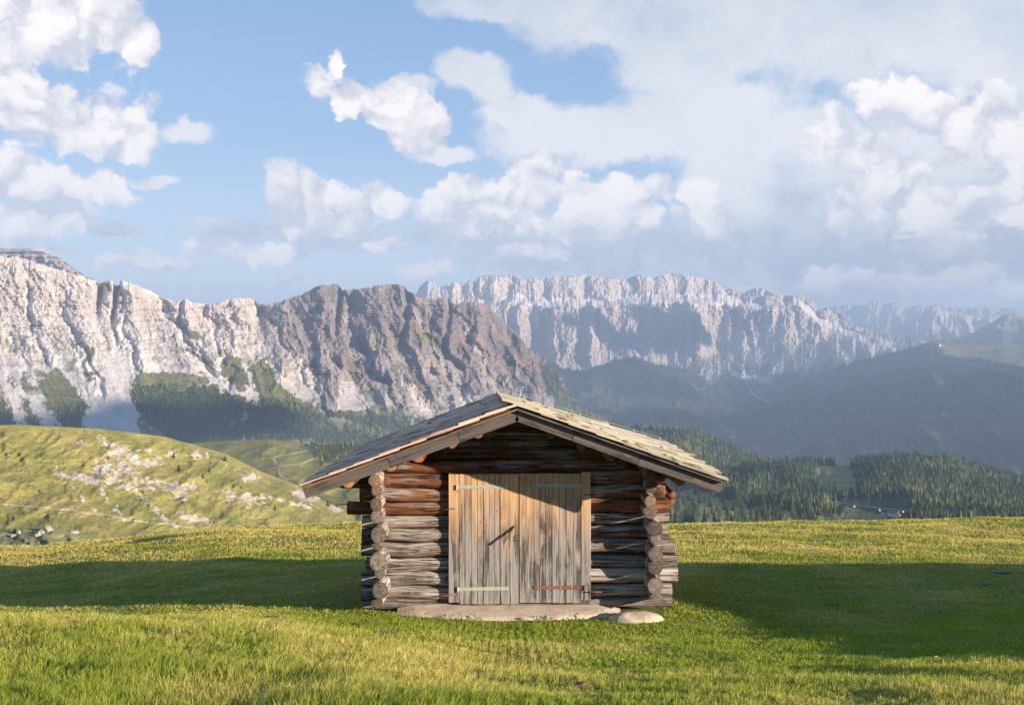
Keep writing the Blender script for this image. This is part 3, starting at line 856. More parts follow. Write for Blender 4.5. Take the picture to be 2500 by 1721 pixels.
# --- pasture hills on the left
LH2 = [(300, 1088), (420, 1085), (474, 1081), (560, 1076), (658, 1071), (720, 1080), (760, 1085), (870, 1084), (950, 1085), (1040, 1105), (1150, 1155), (1280, 1230), (1400, 1290), (1500, 1330)]
S_H2 = sheet("hill", 300, 1500, 420, [[(x, y, 1750) for x, y in LH2], [(300, 1180, 1150), (700, 1165, 1200), (900, 1160, 1300), (1150, 1220, 1350), (1500, 1345, 1300)], [(300, 1280, 800), (900, 1290, 800), (1500, 1400, 800)]], [70, 40], M_HILL,
             lambda px, py, t: -(ridged((px + py) * .008, py * .012, 3, 341) - .8) * 30 * sstep(0, .3, t), 0.5,
             lambda px, py, t: dict(path=np.maximum.reduce([linemask(px, py, q, 1.8) * .7 for q in ([(655, 1147), (690, 1137), (720, 1134), (760, 1122), (785, 1112)], [(668, 1116), (720, 1107), (785, 1090)],
                                                                                            [(665, 1117), (674, 1128)], [(680, 1145), (683, 1158), (700, 1170)])]),
                                    scree=sstep(.62, .9, fbm(px * .05, py * .1, 4, 345)) * .35,
                                    wood=polys(px, py, [[(730, 1085), (960, 1070), (900, 1130), (790, 1130)]], 8, .05, 6) * .7), 12)
LH1 = [(-250, 1040), (0, 1038), (40, 1036), (120, 1040), (235, 1046), (300, 1053), (400, 1065), (439, 1076), (548, 1106), (636, 1150), (719, 1181), (759, 1203), (850, 1250), (900, 1275), (1000, 1300)]
_hd = lambda x: float(np.interp(x, [-250, 0, 400, 720, 1000], [500, 560, 720, 860, 980]))
LH1B = [(x, y, _hd(x) * .88) for x, y in ((-250, 1140), (0, 1145), (300, 1150), (500, 1172), (636, 1195), (760, 1238), (1000, 1325))]
LH1C = [(x, y, _hd(x) * .72) for x, y in ((-250, 1250), (200, 1265), (350, 1292), (500, 1312), (700, 1325), (1000, 1350))]
LH1D = [(x, y, _hd(x) * .5) for x, y in ((-250, 1360), (1000, 1420))]
RUB = [[(237, 1056), (263, 1075), (333, 1097), (440, 1102), (386, 1132), (333, 1163), (386, 1172), (482, 1181), (474, 1211), (456, 1225), (395, 1198), (307, 1194), (237, 1185), (219, 1163), (228, 1128), (255, 1100)],
       [(535, 1128), (600, 1145), (640, 1165), (620, 1180), (560, 1150)], [(535, 1195), (600, 1205), (680, 1220), (640, 1235), (560, 1225)],
       [(120, 1140), (219, 1160), (240, 1190), (150, 1165)], [(690, 1190), (715, 1185), (770, 1215), (845, 1240), (860, 1262), (800, 1240), (720, 1215)], [(420, 1245), (500, 1262), (520, 1285), (450, 1270)], [(190, 1075), (205, 1075), (205, 1085), (190, 1085)],
       [(480, 1100), (520, 1120), (500, 1130), (460, 1110)]]
RUBL = [[(222, 1165), (250, 1200), (275, 1235), (310, 1275)], [(330, 1200), (360, 1225), (400, 1265), (430, 1285)], [(345, 1205), (380, 1235), (395, 1250)], [(250, 1190), (240, 1180), (170, 1165), (130, 1150)], [(640, 1210), (700, 1225), (760, 1240)], [(180, 1190), (210, 1225), (235, 1250)]]


def zone_H1(px, py, t):
    r = polys(px, py, RUB, 12, .06, 51) * (0.50 + .5 * fbm(px * .03, py * .05, 4, 52))
    for q in RUBL:
        r = np.maximum(r, linemask(px + 6 * fbm(px * .05, py * .05, 4, 8), py + 3 * fbm(px * .06, py * .05, 3, 18), q, 6) * (.45 + .5 * fbm(px * .06, py * .06, 3, 19)))
    r = np.maximum(r, .17 * sstep(.15, .6, fbm(px * .03, py * .06, 4, 57)) * (px > 150))
    pa = np.maximum(linemask(px, py + 4 * pn(px * .02, 0 * py, 9), [(-250, 1222), (0, 1230), (120, 1240), (219, 1251), (330, 1270), (420, 1282), (520, 1290)], 3) * .4, 0)
    return dict(scree=np.clip(r, 0, 1), path=pa)


S_H1 = sheet("hill", -250, 1000, 640, [[(x, y, _hd(x)) for x, y in LH1], LH1B, LH1C, LH1D], [110, 110, 30], M_HILL,
             lambda px, py, t: -(ridged((px + .6 * py) * .008, py * .01, 4, 351) - .8) * 9 * sstep(0, .3, t) - fbm(px * .05, py * .07, 5, 352) * 1.9 * sstep(0, .2, t), 0.7, zone_H1, 13)
LH0 = [(-300, 1300), (-60, 1295), (0, 1291), (43, 1288), (90, 1287), (129, 1284), (172, 1295), (224, 1311), (302, 1333), (380, 1350), (500, 1370)]
S_H0 = sheet("hill", -300, 500, 260, [[(x, y, 130) for x, y in LH0], [(-300, 1345, 117), (500, 1400, 112)], [(-300, 1420, 104), (500, 1450, 100)]], [50, 20], M_HILL,
             lambda px, py, t: -fbm(px * .02, py * .03, 5, 361) * 1.6 * sstep(0, .3, t), 0.8, lambda px, py, t: dict(scree=.25 * sstep(.3, .7, fbm(px * .04, py * .08, 4, 62)), path=.22 + 0 * px), 14)
# the broad land below everything
gx = np.linspace(-60000, 60000, 40)
gyv = np.concatenate([np.linspace(-30000, 0, 10), np.linspace(2000, 60000, 30)])
GX, GY = np.meshgrid(gx, gyv)
GZ = -900 + 0 * GX
q = np.array([[i * 40 + j, i * 40 + j + 1, (i + 1) * 40 + j + 1, (i + 1) * 40 + j] for i in range(39) for j in range(39)])
tag(mk("valley", np.stack([GX, GY, GZ], -1).reshape(-1, 3), q, M_ROCKF, attrs={'wood': np.ones(GX.size)}), kind='structure')

# ------------------------------------------------------------------ the meadow round the hut
UU = np.array([-1.3, -.8, -.5, -.25, -.15, 0, .15, .35, .5, .8, 1.3])
DD = np.array([1.5, 3, 4.8, 7, 9, 10.5, 12, 13.1, 14.5, 16, 20, 26, 32, 40, 60, 100, 180])
_L = [-1.62, -1.66, -1.78, -2.18, -2.52, -2.84, -3.36, -3.68, -3.95, -4.18, -4.75, -5.45, -6.45, -8.6, -16, -36, -80]
_ML = [-1.62, -1.66, -1.78, -2.22, -2.59, -2.90, -3.27, -3.50, -3.70, -3.88, -4.30, -4.95, -5.72, -7.6, -15, -36, -80]
_HL = [-1.62, -1.64, -1.73, -2.25, -2.70, -3.03, -3.38, -3.49, -3.60, -3.75, -4.20, -4.90, -5.66, -7.6, -15, -36, -80]
_C = [-1.62, -1.64, -1.73, -2.32, -2.80, -3.13, -3.44, -3.51, -3.58, -3.73, -4.16, -4.86, -5.64, -7.6, -15, -36, -80]
_R = [-1.62, -1.64, -1.73, -2.30, -2.78, -3.11, -3.43, -3.52, -3.60, -3.73, -4.14, -4.84, -5.60, -7.6, -15, -36, -80]
_RR = [-1.62, -1.64, -1.73, -2.27, -2.72, -3.00, -3.30, -3.45, -3.58, -3.72, -4.12, -4.80, -5.58, -7.6, -15, -36, -80]
ZT = np.array([_L, _L, _L, _ML, _HL, _C, _C, _R, _RR, _RR, _RR], float)


def smooth1(x, xs, ys):
    return np.interp(x, xs, ys)


def ground(x, y):
    x, y = np.asarray(x, float), np.asarray(y, float)
    d = np.maximum(y, 1.5)
    u = np.clip(x / d, -1.3, 1.3)
    acc = 0
    wsum = 0
    for k, w in ((-1, .25), (0, .5), (1, .25)):          # a soft profile
        dk = d * (1 + 0.07 * k)
        iu = np.clip(np.searchsorted(UU, u) - 1, 0, len(UU) - 2)
        f = (u - UU[iu]) / (UU[iu + 1] - UU[iu])
        f = f * f * (3 - 2 * f)
        z0 = np.zeros(d.shape)
        z1 = np.zeros(d.shape)
        for i in range(len(UU)):
            zi = np.interp(dk, DD, ZT[i])
            z0 = np.where(iu == i, zi, z0)
            z1 = np.where(iu + 1 == i, zi, z1)
        acc = acc + w * (z0 * (1 - f) + z1 * f)
        wsum += w
    z = EYE + acc / wsum
    hut = np.exp(-((x / 3.2) ** 4 + ((y - 14.3) / 3.2) ** 4))
    b = fbm(x * .45, y * .45, 3, 401) * .032 + fbm(x * 1.7, y * 1.7, 3, 405) * .012 + pn(x * .12, y * .12, 409) * .14 * sstep(20, 30, y) + fbm(x * .33, y * .33, 3, 411) * .10 * sstep(16, 26, y)
    return z + b * (1 - .8 * hut)


def mat_meadow():
    m, t, b = mat("meadow_turf", 0.95, 0.1)
    g = nd(t, 'ShaderNodeNewGeometry').outputs['Position']
    n1 = noise(t, g, 0.55, 6, 0.62, 0.5)
    n2 = noise(t, g, 14.0, 6, 0.7)
    f = math_(t, 'MULTIPLY_ADD', n2, 0.5, math_(t, 'MULTIPLY', n1, 0.6))
    col = ramp(t, f, [(0.38, (0.08, 0.115, 0.02)), (0.54, (0.15, 0.165, 0.04)), (0.72, (0.28, 0.235, 0.085))])
    col = mixc(t, mrange(t, attr(t, 'straw', 2), 0.2, 1.0, 0, .6), col, (0.26, 0.21, 0.085, 1))
    t.links.new(col, b.inputs['Base Color'])
    bump(t, b, n2, 0.8, 0.03)
    return m


M_MEADOW = mat_meadow()


def straw(x, y):
    """Where the grass is dry and pale."""
    u = x / np.maximum(y, 1)
    s = 0.33 + .55 * fbm(x * .35, y * .35, 4, 421) + .35 * fbm(x * 1.3, y * 1.3, 3, 425)
    s = s + .30 * sstep(17, 23, y) + .10 * (u < -.12) * sstep(5, 7, y) - .25 * sstep(.0, .2, u) * sstep(13.5, 11, y) * sstep(5, 8, y)
    s = s - .9 * np.exp(-((np.abs(x) - 0) / 3.2) ** 6) * np.exp(-((y - 12.2) / 1.0) ** 2) - .12 * sstep(0, .15, u) * sstep(12, 9, y) - .35 * np.exp(-((x - 3.2) / 1.3) ** 2 - ((y - 13.3) / 2.2) ** 2)
    s = s - .35 * sstep(-.3, -.5, u) * sstep(6.2, 5, y) - .25 * np.exp(-((x + 3.2) / 1.2) ** 2 - ((y - 13) / 1.5) ** 2)
    return np.clip(s, 0, 1)


yy = np.concatenate([np.linspace(-25, 1, 12)[:-1], np.linspace(1, 40, 300)[:-1], np.linspace(40, 170, 60)])
uu = np.linspace(-1.25, 1.25, 420)
U2, Y2 = np.meshgrid(uu, yy)
X2 = U2 * np.maximum(Y2, 12)
Z2 = ground(X2, Y2)
nyy, nxx = X2.shape
i, j = np.meshgrid(np.arange(nyy - 1), np.arange(nxx - 1), indexing='ij')
q = np.stack([i * nxx + j, i * nxx + j + 1, (i + 1) * nxx + j + 1, (i + 1) * nxx + j], -1).reshape(-1, 4)
tag(mk("field", np.stack([X2, Y2, Z2], -1).reshape(-1, 3), q, M_MEADOW, smooth=True, attrs={'straw': straw(X2, Y2).ravel()}), kind='structure')


def on_meadow(px, py):
    d = np.linspace(3.5, 45, 4000)
    x = (px - CX) / F * d
    p = HY + (EYE - ground(x, d)) / d * F
    k = np.argmax(p <= py)
    return np.array([x[k], d[k], float(ground(x[k:k + 1], d[k:k + 1])[0])])


# ------------------------------------------------------------------ wood
def grainvec(t, ks, kc):
    return vmul(t, attr(t, 'grain', 1), (ks, kc, 7.3))


def mat_log():
    m, t, b = mat("weathered_log", 0.85, 0.15)
    gv = grainvec(t, 1.0, 16.0)
    n1 = noise(t, gv, 1.6, 9, 0.68, 0.35)
    n2 = noise(t, grainvec(t, 1.3, 5.0), 1.3, 5, 0.6)
    n3 = noise(t, grainvec(t, 2.5, 60.0), 1.5, 4, 0.6)
    grey = ramp(t, n1, [(0.29, (0.045, 0.037, 0.031)), (0.41, (0.16, 0.137, 0.118)), (0.52, (0.31, 0.275, 0.243)), (0.70, (0.53, 0.48, 0.43))])
    red = ramp(t, n1, [(0.28, (0.035, 0.016, 0.009)), (0.45, (0.15, 0.058, 0.028)), (0.62, (0.28, 0.118, 0.055)), (0.8, (0.43, 0.27, 0.16))])
    f = mrange(t, math_(t, 'ADD', attr(t, 'wx', 2), math_(t, 'MULTIPLY', math_(t, 'SUBTRACT', n2, 0.5), 2.4)), 0.35, 0.75)
    col = mixc(t, f, grey, red)
    # long drying cracks and knots
    cr = mrange(t, math_(t, 'ABSOLUTE', math_(t, 'SUBTRACT', noise(t, grainvec(t, 0.55, 7.0), 1.5, 4, 0.6), 0.5)), 0.0, 0.030)
    col = mixc(t, cr, (0.022, 0.016, 0.012, 1), col)
    vo = nd(t, 'ShaderNodeTexVoronoi', {'Vector': grainvec(t, 2.8, 6.5), 'Scale': 1.0, 'Randomness': 1.0}, feature='F1', voronoi_dimensions='2D')
    kd = vo.outputs['Distance']
    pick = mrange(t, nd(t, 'ShaderNodeSeparateColor', {0: vo.outputs['Color']}).outputs[0], 0.40, 0.42)
    ring = math_(t, 'MULTIPLY', mrange(t, kd, 0.03, 0.10, 1, 0), pick)
    core = math_(t, 'MULTIPLY', mrange(t, kd, 0.02, 0.055, 1, 0), pick)
    col = mixc(t, math_(t, 'MULTIPLY', ring, .6), col, (0.42, 0.27, 0.18, 1))
    col = mixc(t, core, col, (0.10, 0.035, 0.018, 1))
    col = nd(t, 'ShaderNodeVectorMath', {0: col, 3: attr(t, 'tone', 2)}, operation='SCALE').outputs[0]
    t.links.new(col, b.inputs['Base Color'])
    h = math_(t, 'ADD', math_(t, 'MULTIPLY', n1, 1.0), math_(t, 'MULTIPLY', cr, 0.6))
    h = math_(t, 'ADD', h, math_(t, 'MULTIPLY', n3, 0.25))
    bump(t, b, h, 0.9, 0.022)
    return m


def mat_logend():
    m, t, b = mat("log_end_grain", 0.9, 0.1)
    g = attr(t, 'grain', 1)
    s = nd(t, 'ShaderNodeSeparateXYZ', {0: g})
    v2 = nd(t, 'ShaderNodeCombineXYZ', {0: s.outputs[0], 1: s.outputs[1], 2: 0.0}).outputs[0]
    r = nd(t, 'ShaderNodeVectorMath', {0: v2}, operation='LENGTH').outputs[1]
    ang = math_(t, 'ARCTAN2', s.outputs[0], s.outputs[1])
    rad = nd(t, 'ShaderNodeCombineXYZ', {0: math_(t, 'MULTIPLY', ang, 2.2), 1: math_(t, 'MULTIPLY', r, 0.7), 2: s.outputs[2]}).outputs[0]
    cr = mrange(t, noise(t, rad, 2.4, 6, 0.7), 0.57, 0.64)
    rings = math_(t, 'SINE', math_(t, 'MULTIPLY_ADD', r, 46.0, math_(t, 'MULTIPLY', noise(t, g, 3, 3), 5.0)))
    n = noise(t, g, 2.4, 6, 0.65)
    col = ramp(t, n, [(0.3, (0.09, 0.075, 0.063)), (0.5, (0.21, 0.18, 0.152)), (0.75, (0.38, 0.335, 0.29))])
    col = mixc(t, mrange(t, rings, -1, 1, 0, .22), col, (0.09, 0.07, 0.055, 1))
    col = mixc(t, attr(t, 'wx', 2), col, mixc(t, n, (0.25, 0.09, 0.03, 1), (0.58, 0.30, 0.14, 1)))
    col = mixc(t, mrange(t, r, .80, 1.0, 0, .6), col, (0.07, 0.052, 0.042, 1))
    col = mixc(t, cr, col, (0.025, 0.018, 0.014, 1))
    col = nd(t, 'ShaderNodeVectorMath', {0: col, 3: attr(t, 'tone', 2)}, operation='SCALE').outputs[0]
    t.links.new(col, b.inputs['Base Color'])
    bump(t, b, math_(t, 'SUBTRACT', n, cr), 0.6, 0.012)
    return m


def mat_plank(name, top, low, dark, k=1.0, zmix=True):
    m, t, b = mat(name, 0.8, 0.15)
    gv = grainvec(t, 0.9, 34.0)
    n1 = noise(t, gv, 1.8, 8, 0.62, 0.3)
    n2 = noise(t, grainvec(t, 0.7, 9.0), 1.6, 5, 0.6)
    n3 = noise(t, grainvec(t, 1.6, 3.0), 1.3, 4, 0.6)
    a = mixc(t, mrange(t, n1, 0.3, 0.7), tuple(x * .62 for x in top) + (1,), tuple(min(x * 1.25, 1) for x in top) + (1,))
    g = mixc(t, mrange(t, n1, 0.3, 0.7), tuple(x * .5 for x in low) + (1,), tuple(min(x * 1.3, 1) for x in low) + (1,))
    w = attr(t, 'wx', 2)
    f = mrange(t, math_(t, 'ADD', w, math_(t, 'MULTIPLY', math_(t, 'SUBTRACT', n2, 0.5), 1.5)), 0.25, 1.05)
    col = mixc(t, f, g, a)
    # dark weather streaks
    st = math_(t, 'MULTIPLY', mrange(t, n2, 0.47, 0.56), mrange(t, n3, 0.38, 0.54, 0, .92))
    st = math_(t, 'MULTIPLY', st, mrange(t, w, 1.0, 0.45, .25, 1.0))
    col = mixc(t, st, col, (*dark, 1))
    vo = nd(t, 'ShaderNodeTexVoronoi', {'Vector': grainvec(t, 2.4, 5.5), 'Scale': 1.0}, feature='F1', voronoi_dimensions='2D')
    kd = vo.outputs['Distance']
    pick = mrange(t, nd(t, 'ShaderNodeSeparateColor', {0: vo.outputs['Color']}).outputs[0], 0.66, 0.68)
    col = mixc(t, math_(t, 'MULTIPLY', math_(t, 'MULTIPLY', mrange(t, kd, 0.04, 0.15, 1, 0), pick), .5), col, tuple(min(x * .9, 1) for x in top) + (1,))
    col = mixc(t, math_(t, 'MULTIPLY', mrange(t, kd, 0.02, 0.06, 1, 0), pick), col, (0.13, 0.06, 0.035, 1))
    t.links.new(col, b.inputs['Base Color'])
    bump(t, b, n1, 0.55, 0.008)
    return m


M_LOG, M_END = mat_log(), mat_logend()
M_DOOR = mat_plank("door_planks", (0.56, 0.34, 0.18), (0.275, 0.256, 0.238), (0.055, 0.049, 0.045))
M_BARGE = mat_plank("grey_board", (0.36, 0.18, 0.09), (0.115, 0.098, 0.089), (0.035, 0.030, 0.027))


def mat_shingle(nm, mossk, tone):
    m, t, b = mat(nm, 0.9, 0.1)
    n1 = noise(t, grainvec(t, 1.0, 30.0), 1.8, 8, 0.66)
    n2 = noise(t, nd(t, 'ShaderNodeNewGeometry').outputs['Position'], 3.0, 6, 0.7)
    v = math_(t, 'MULTIPLY_ADD', attr(t, 'wx', 2), 0.35, math_(t, 'MULTIPLY', n1, 0.75))
    col = ramp(t, v, [(p_, tuple(a_ * b_ for a_, b_ in zip(c_, tone))) for p_, c_ in ((0.25, (0.10, 0.09, 0.075)), (0.45, (0.28, 0.255, 0.20)), (0.62, (0.43, 0.39, 0.30)), (0.8, (0.54, 0.49, 0.38)))])
    col = mixc(t, mrange(t, n2, 0.54, 0.70, 0, mossk), col, (0.34, 0.31, 0.13, 1))
    col = mixc(t, mrange(t, noise(t, grainvec(t, 3, 5), 2.0, 6, .7), 0.66, 0.72, 0, .8), col, (0.06, 0.052, 0.04, 1))
    t.links.new(col, b.inputs['Base Color'])
    bump(t, b, n1, 0.7, 0.008)
    return m


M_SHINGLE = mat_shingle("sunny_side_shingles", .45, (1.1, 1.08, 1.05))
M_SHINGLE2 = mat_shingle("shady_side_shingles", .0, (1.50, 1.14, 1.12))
M_MOSS, _t, _b = mat("roof_moss", 1.0, 0.0)
_t.links.new(ramp(_t, noise(_t, nd(_t, 'ShaderNodeNewGeometry').outputs['Position'], 40, 4), [(0.35, (0.055, 0.05, 0.02)), (0.6, (0.21, 0.185, 0.07))]), _b.inputs['Base Color'])
M_IRONG, _t, _b = mat("green_painted_iron", 0.55, 0.4)
_n = noise(_t, nd(_t, 'ShaderNodeNewGeometry').outputs['Position'], 26, 6, .7)
_t.links.new(ramp(_t, _n, [(0.3, (0.24, 0.27, 0.21)), (0.55, (0.36, 0.39, 0.31)), (0.68, (0.22, 0.14, 0.10))]), _b.inputs['Base Color'])
M_RUST, _t, _b = mat("rusty_iron", 0.8, 0.3)
_n = noise(_t, nd(_t, 'ShaderNodeNewGeometry').outputs['Position'], 30, 6, .7)
_t.links.new(ramp(_t, _n, [(0.3, (0.10, 0.035, 0.025)), (0.65, (0.24, 0.10, 0.075))]), _b.inputs['Base Color'])
M_DARKIRON, _t, _b = mat("dark_iron", 0.6, 0.4)
_b.inputs['Base Color'].default_value = (0.06, 0.05, 0.047, 1)
_b.inputs['Metallic'].default_value = 0.4
M_WIRE, _t, _b = mat("galvanised_wire", 0.45, 0.5)
_b.inputs['Base Color'].default_value = (0.42, 0.43, 0.45, 1)
_b.inputs['Metallic'].default_value = 0.6


def mat_concrete():
    m, t, b = mat("rough_concrete", 0.95, 0.1)
    g = nd(t, 'ShaderNodeNewGeometry').outputs['Position']
    n1 = noise(t, g, 5, 7, .65)
    n2 = noise(t, g, 70, 4, .7)
    v = math_(t, 'MULTIPLY_ADD', n2, .5, math_(t, 'MULTIPLY', n1, .55))
    col = ramp(t, v, [(0.34, (0.24, 0.19, 0.135)), (0.48, (0.48, 0.385, 0.285)), (0.66, (0.64, 0.53, 0.41))])
    vo = nd(t, 'ShaderNodeTexVoronoi', {'Vector': g, 'Scale': 60.0}).outputs[0]
    col = mixc(t, mrange(t, vo, 0.0, .22, .45, 0), col, (0.16, .125, .095, 1))
    t.links.new(col, b.inputs['Base Color'])
    bump(t, b, math_(t, 'ADD', v, vo), 0.7, 0.010)
    return m


M_CONC = mat_concrete()
M_STONE, _t, _b = mat("pale_limestone", 0.95, 0.1)
_g = nd(_t, 'ShaderNodeNewGeometry').outputs['Position']
_n = noise(_t, _g, 1.6, 9, .72)
_t.links.new(ramp(_t, _n, [(0.3, (0.17, 0.15, 0.13)), (0.5, (0.31, 0.275, 0.24)), (0.7, (0.43, 0.39, 0.345))]), _b.inputs['Base Color'])
bump(_t, _b, _n, .8, .15)
M_SOIL, _t, _b = mat("red_brown_soil", 1.0, 0.05)
_n = noise(_t, nd(_t, 'ShaderNodeNewGeometry').outputs['Position'], 22, 7, .75)
_t.links.new(ramp(_t, _n, [(0.3, (0.10, 0.055, 0.033)), (0.7, (0.33, 0.20, 0.125))]), _b.inputs['Base Color'])
bump(_t, _b, _n, .9, .02)


def log(mb, p0, p1, r, seed, wx=0.2, n=22, k=None, m0=0, m1=1, lump=.09, flat=1.0, endwx=0.0, taper=0.0, neck=0.0, dim=1.0, sq=0.0):
    """One log from p0 to p1 with uneven sides, and sawn ends of their own grain."""
    p0, p1 = np.asarray(p0, float), np.asarray(p1, float)
    Ln = np.linalg.norm(p1 - p0)
    ax = (p1 - p0) / Ln
    up = np.array([0, 0, 1.0])
    sd = np.cross(ax, up)
    sd /= np.linalg.norm(sd)
    up = np.cross(sd, ax)
    k = k or max(4, int(Ln / 0.045))
    s = np.linspace(0, 1, k)
    th = np.linspace(0, 2 * np.pi, n, endpoint=False)
    S, TH = np.meshgrid(s, th, indexing='ij')
    cs, sn = np.cos(TH), np.sin(TH)
    rr = r * (1 + lump * fbm(S * Ln * 1.6 + seed, cs * 1.1 + sn * .7 + seed * .37, 4, int(seed) % 50) + lump * .8 * pn(S * Ln * .8 + seed * 3.1, cs * 2 + sn * 2.3, 5)
              - .05 * ridged(S * Ln * .9 + seed, TH * 1.9 + seed, 3, 9)) * (1 - taper * (S - .5))
    if sq:
        rr = rr * ((1 - sq) + sq / (np.abs(cs) ** 4 + np.abs(sn) ** 4) ** .25)
    if neck:
        rr = rr * (neck + (1 - neck) * np.clip(S * Ln / .07, 0, 1) ** .7)
    bow = .10 * r * np.sin(S * 3.1 * (1 + seed % 2) + seed)
    C = p0 + S[..., None] * (p1 - p0)
    V = C + sd * (rr * cs)[..., None] + up * (rr * sn * flat + bow)[..., None]
    i, j = np.meshgrid(np.arange(k - 1), np.arange(n), indexing='ij')
    q = np.stack([i * n + j, i * n + (j + 1) % n, (i + 1) * n + (j + 1) % n, (i + 1) * n + j], -1).reshape(-1, 4)
    g = np.stack([S * Ln + seed * 3.7, np.sin(TH / 2) * r * 3.2, np.full(S.shape, seed * 1.0)], -1).reshape(-1, 3)
    w = np.clip(wx - .35 * sn, -.3, 1.4).ravel()                     # under sides keep their red-brown heart wood
    tn = (.80 + .42 * ((seed * 7.31) % 1)) * dim
    mb.add(V.reshape(-1, 3), q, m0, grain=g, wx=w, tone=np.full(len(w), tn))
    for e, sg in ((0, -1), (k - 1, 1)):
        ring = V[e]
        c = ring.mean(0)
        ring2 = c + (ring - c) * .62 + ax * sg * .004
        Vc = np.concatenate([ring, ring2, [c + ax * sg * .006]])
        gg = np.concatenate([np.stack([cs[e], sn[e], np.full(n, seed * 1.3)], -1), np.stack([cs[e] * .62, sn[e] * .62, np.full(n, seed * 1.3)], -1), [[0, 0, seed * 1.3]]])
        qq = np.array([[a, (a + 1) % n, n + (a + 1) % n, n + a] for a in range(n)])
        tt = np.array([[n + a, n + (a + 1) % n, 2 * n] for a in range(n)])
        mb.add(Vc, [qq, tt], m1, grain=gg, wx=np.full(len(Vc), endwx), tone=np.full(len(Vc), .40 + .55 * ((seed * 3.77 + e) % 1)))


def plank(mb, c, ax, ay, az_, hx, hy, hz, seed, wx0, wx1, ch=.004, m=0):
    """A board; ax runs along it. wx0 to wx1: how fresh the wood is from one end to the other."""
    V, Fs = obox(c, ax, ay, az_, hx, hy, hz, ch)
    d = (V - np.asarray(c))
    s = d @ np.asarray(ax)
    cc = d @ np.asarray(ay)
    dd = d @ np.asarray(az_)
    f = (s / hx + 1) / 2
    mb.add(V, Fs, m, grain=np.stack([s + seed * 2.3, cc + .3 * dd + seed * .71, np.full(len(V), seed * 1.7)], -1), wx=wx0 * (1 - f) + wx1 * f)


# ------------------------------------------------------------------ the log hut
HUT0 = (0.0, 14.3, 0.0)
hut = empty("log_hut", HUT0, "weathered log hay hut with plank double door and shingle roof, alone on the meadow", "hut")
WD, WS = 13.14, 2430 / 13.04


def wx_(px):
    return (px - CX) / WS


def wz_(py):
    return EYE - (py - HY) / WS


X_, Y_, Z_ = np.array([1., 0, 0]), np.array([0, 1., 0]), np.array([0, 0, 1.])
LL = [(1159, 1194, 905, .95), (1194, 1228, 876, .75), (1228, 1260, 845, .95), (1261, 1291, 882, .35), (1292, 1326, 881, .25), (1328, 1363, 880, .25),
      (1365, 1397, 891, .12), (1399, 1434, 880, .05), (1436, 1468, 879, .05)]
RL = [(1150, 1183, 1625, .75), (1185, 1219, 1626, .55), (1219, 1254, 1636, 1.1), (1255, 1282, 1636, .3), (1283, 1317, 1632, .45), (1318, 1355, 1649, .4),
      (1356, 1387, 1656, .1), (1389, 1426, 1657, .2), (1428, 1460, 1643, .05)]
for k, (a, b_, ext, w) in enumerate(LL):
    mb = MB()
    r = (b_ - a) / 2 / WS * 1.02
    z = wz_((a + b_) / 2)
    x0 = wx_(ext) if k else wx_(830)
    log(mb, (x0, WD + .03, z), (wx_(1097), WD + .03, z + (.006 * ((k % 3) - 1))), r, 11 + k * 1.7, w, flat=1.0, sq=.55)
    mb.build("log", [M_LOG, M_END], hut, True, HUT0)
for k, (a, b_, ext, w) in enumerate(RL):
    mb = MB()
    r = (b_ - a) / 2 / WS * 1.02
    z = wz_((a + b_) / 2)
    log(mb, (wx_(1440), WD + .03, z + .012 * ((k % 2) - .4)), (wx_(ext), WD + .03, z), r, 41 + k * 1.9, w, flat=1.0, sq=.55)
    mb.build("log", [M_LOG, M_END], hut, True, HUT0)
mb = MB()
log(mb, (wx_(881), WD + .02, wz_(1479)), (wx_(1643), WD + .02, wz_(1473)), .075, 71, .02)
mb.build("sill_log", [M_LOG, M_END], hut, True, HUT0)
# gable logs, each cut to the slope of the roof
GAB = [(1125, 1157, 925, 1590, .95), (1095, 1125, 965, 1560, .8), (1073, 1096, 1030, 1480, .6), (1049, 1074, 1090, 1420, .5), (1024, 1050, 1160, 1350, .5), (1000, 1025, 1215, 1300, .5)]
for k, (a, b_, xa, xb, w) in enumerate(GAB):
    mb = MB()
    log(mb, (wx_(xa), WD + .05, wz_((a + b_) / 2)), (wx_(xb), WD + .05, wz_((a + b_) / 2)), (b_ - a) / 2 / WS * 1.08, 91 + k * 2.3, w * .7, flat=1.0, dim=.72 if k else .9)  # upper logs dimmed in colour for the deep shade under the roof
    mb.build("gable_log", [M_LOG, M_END], hut, True, HUT0)
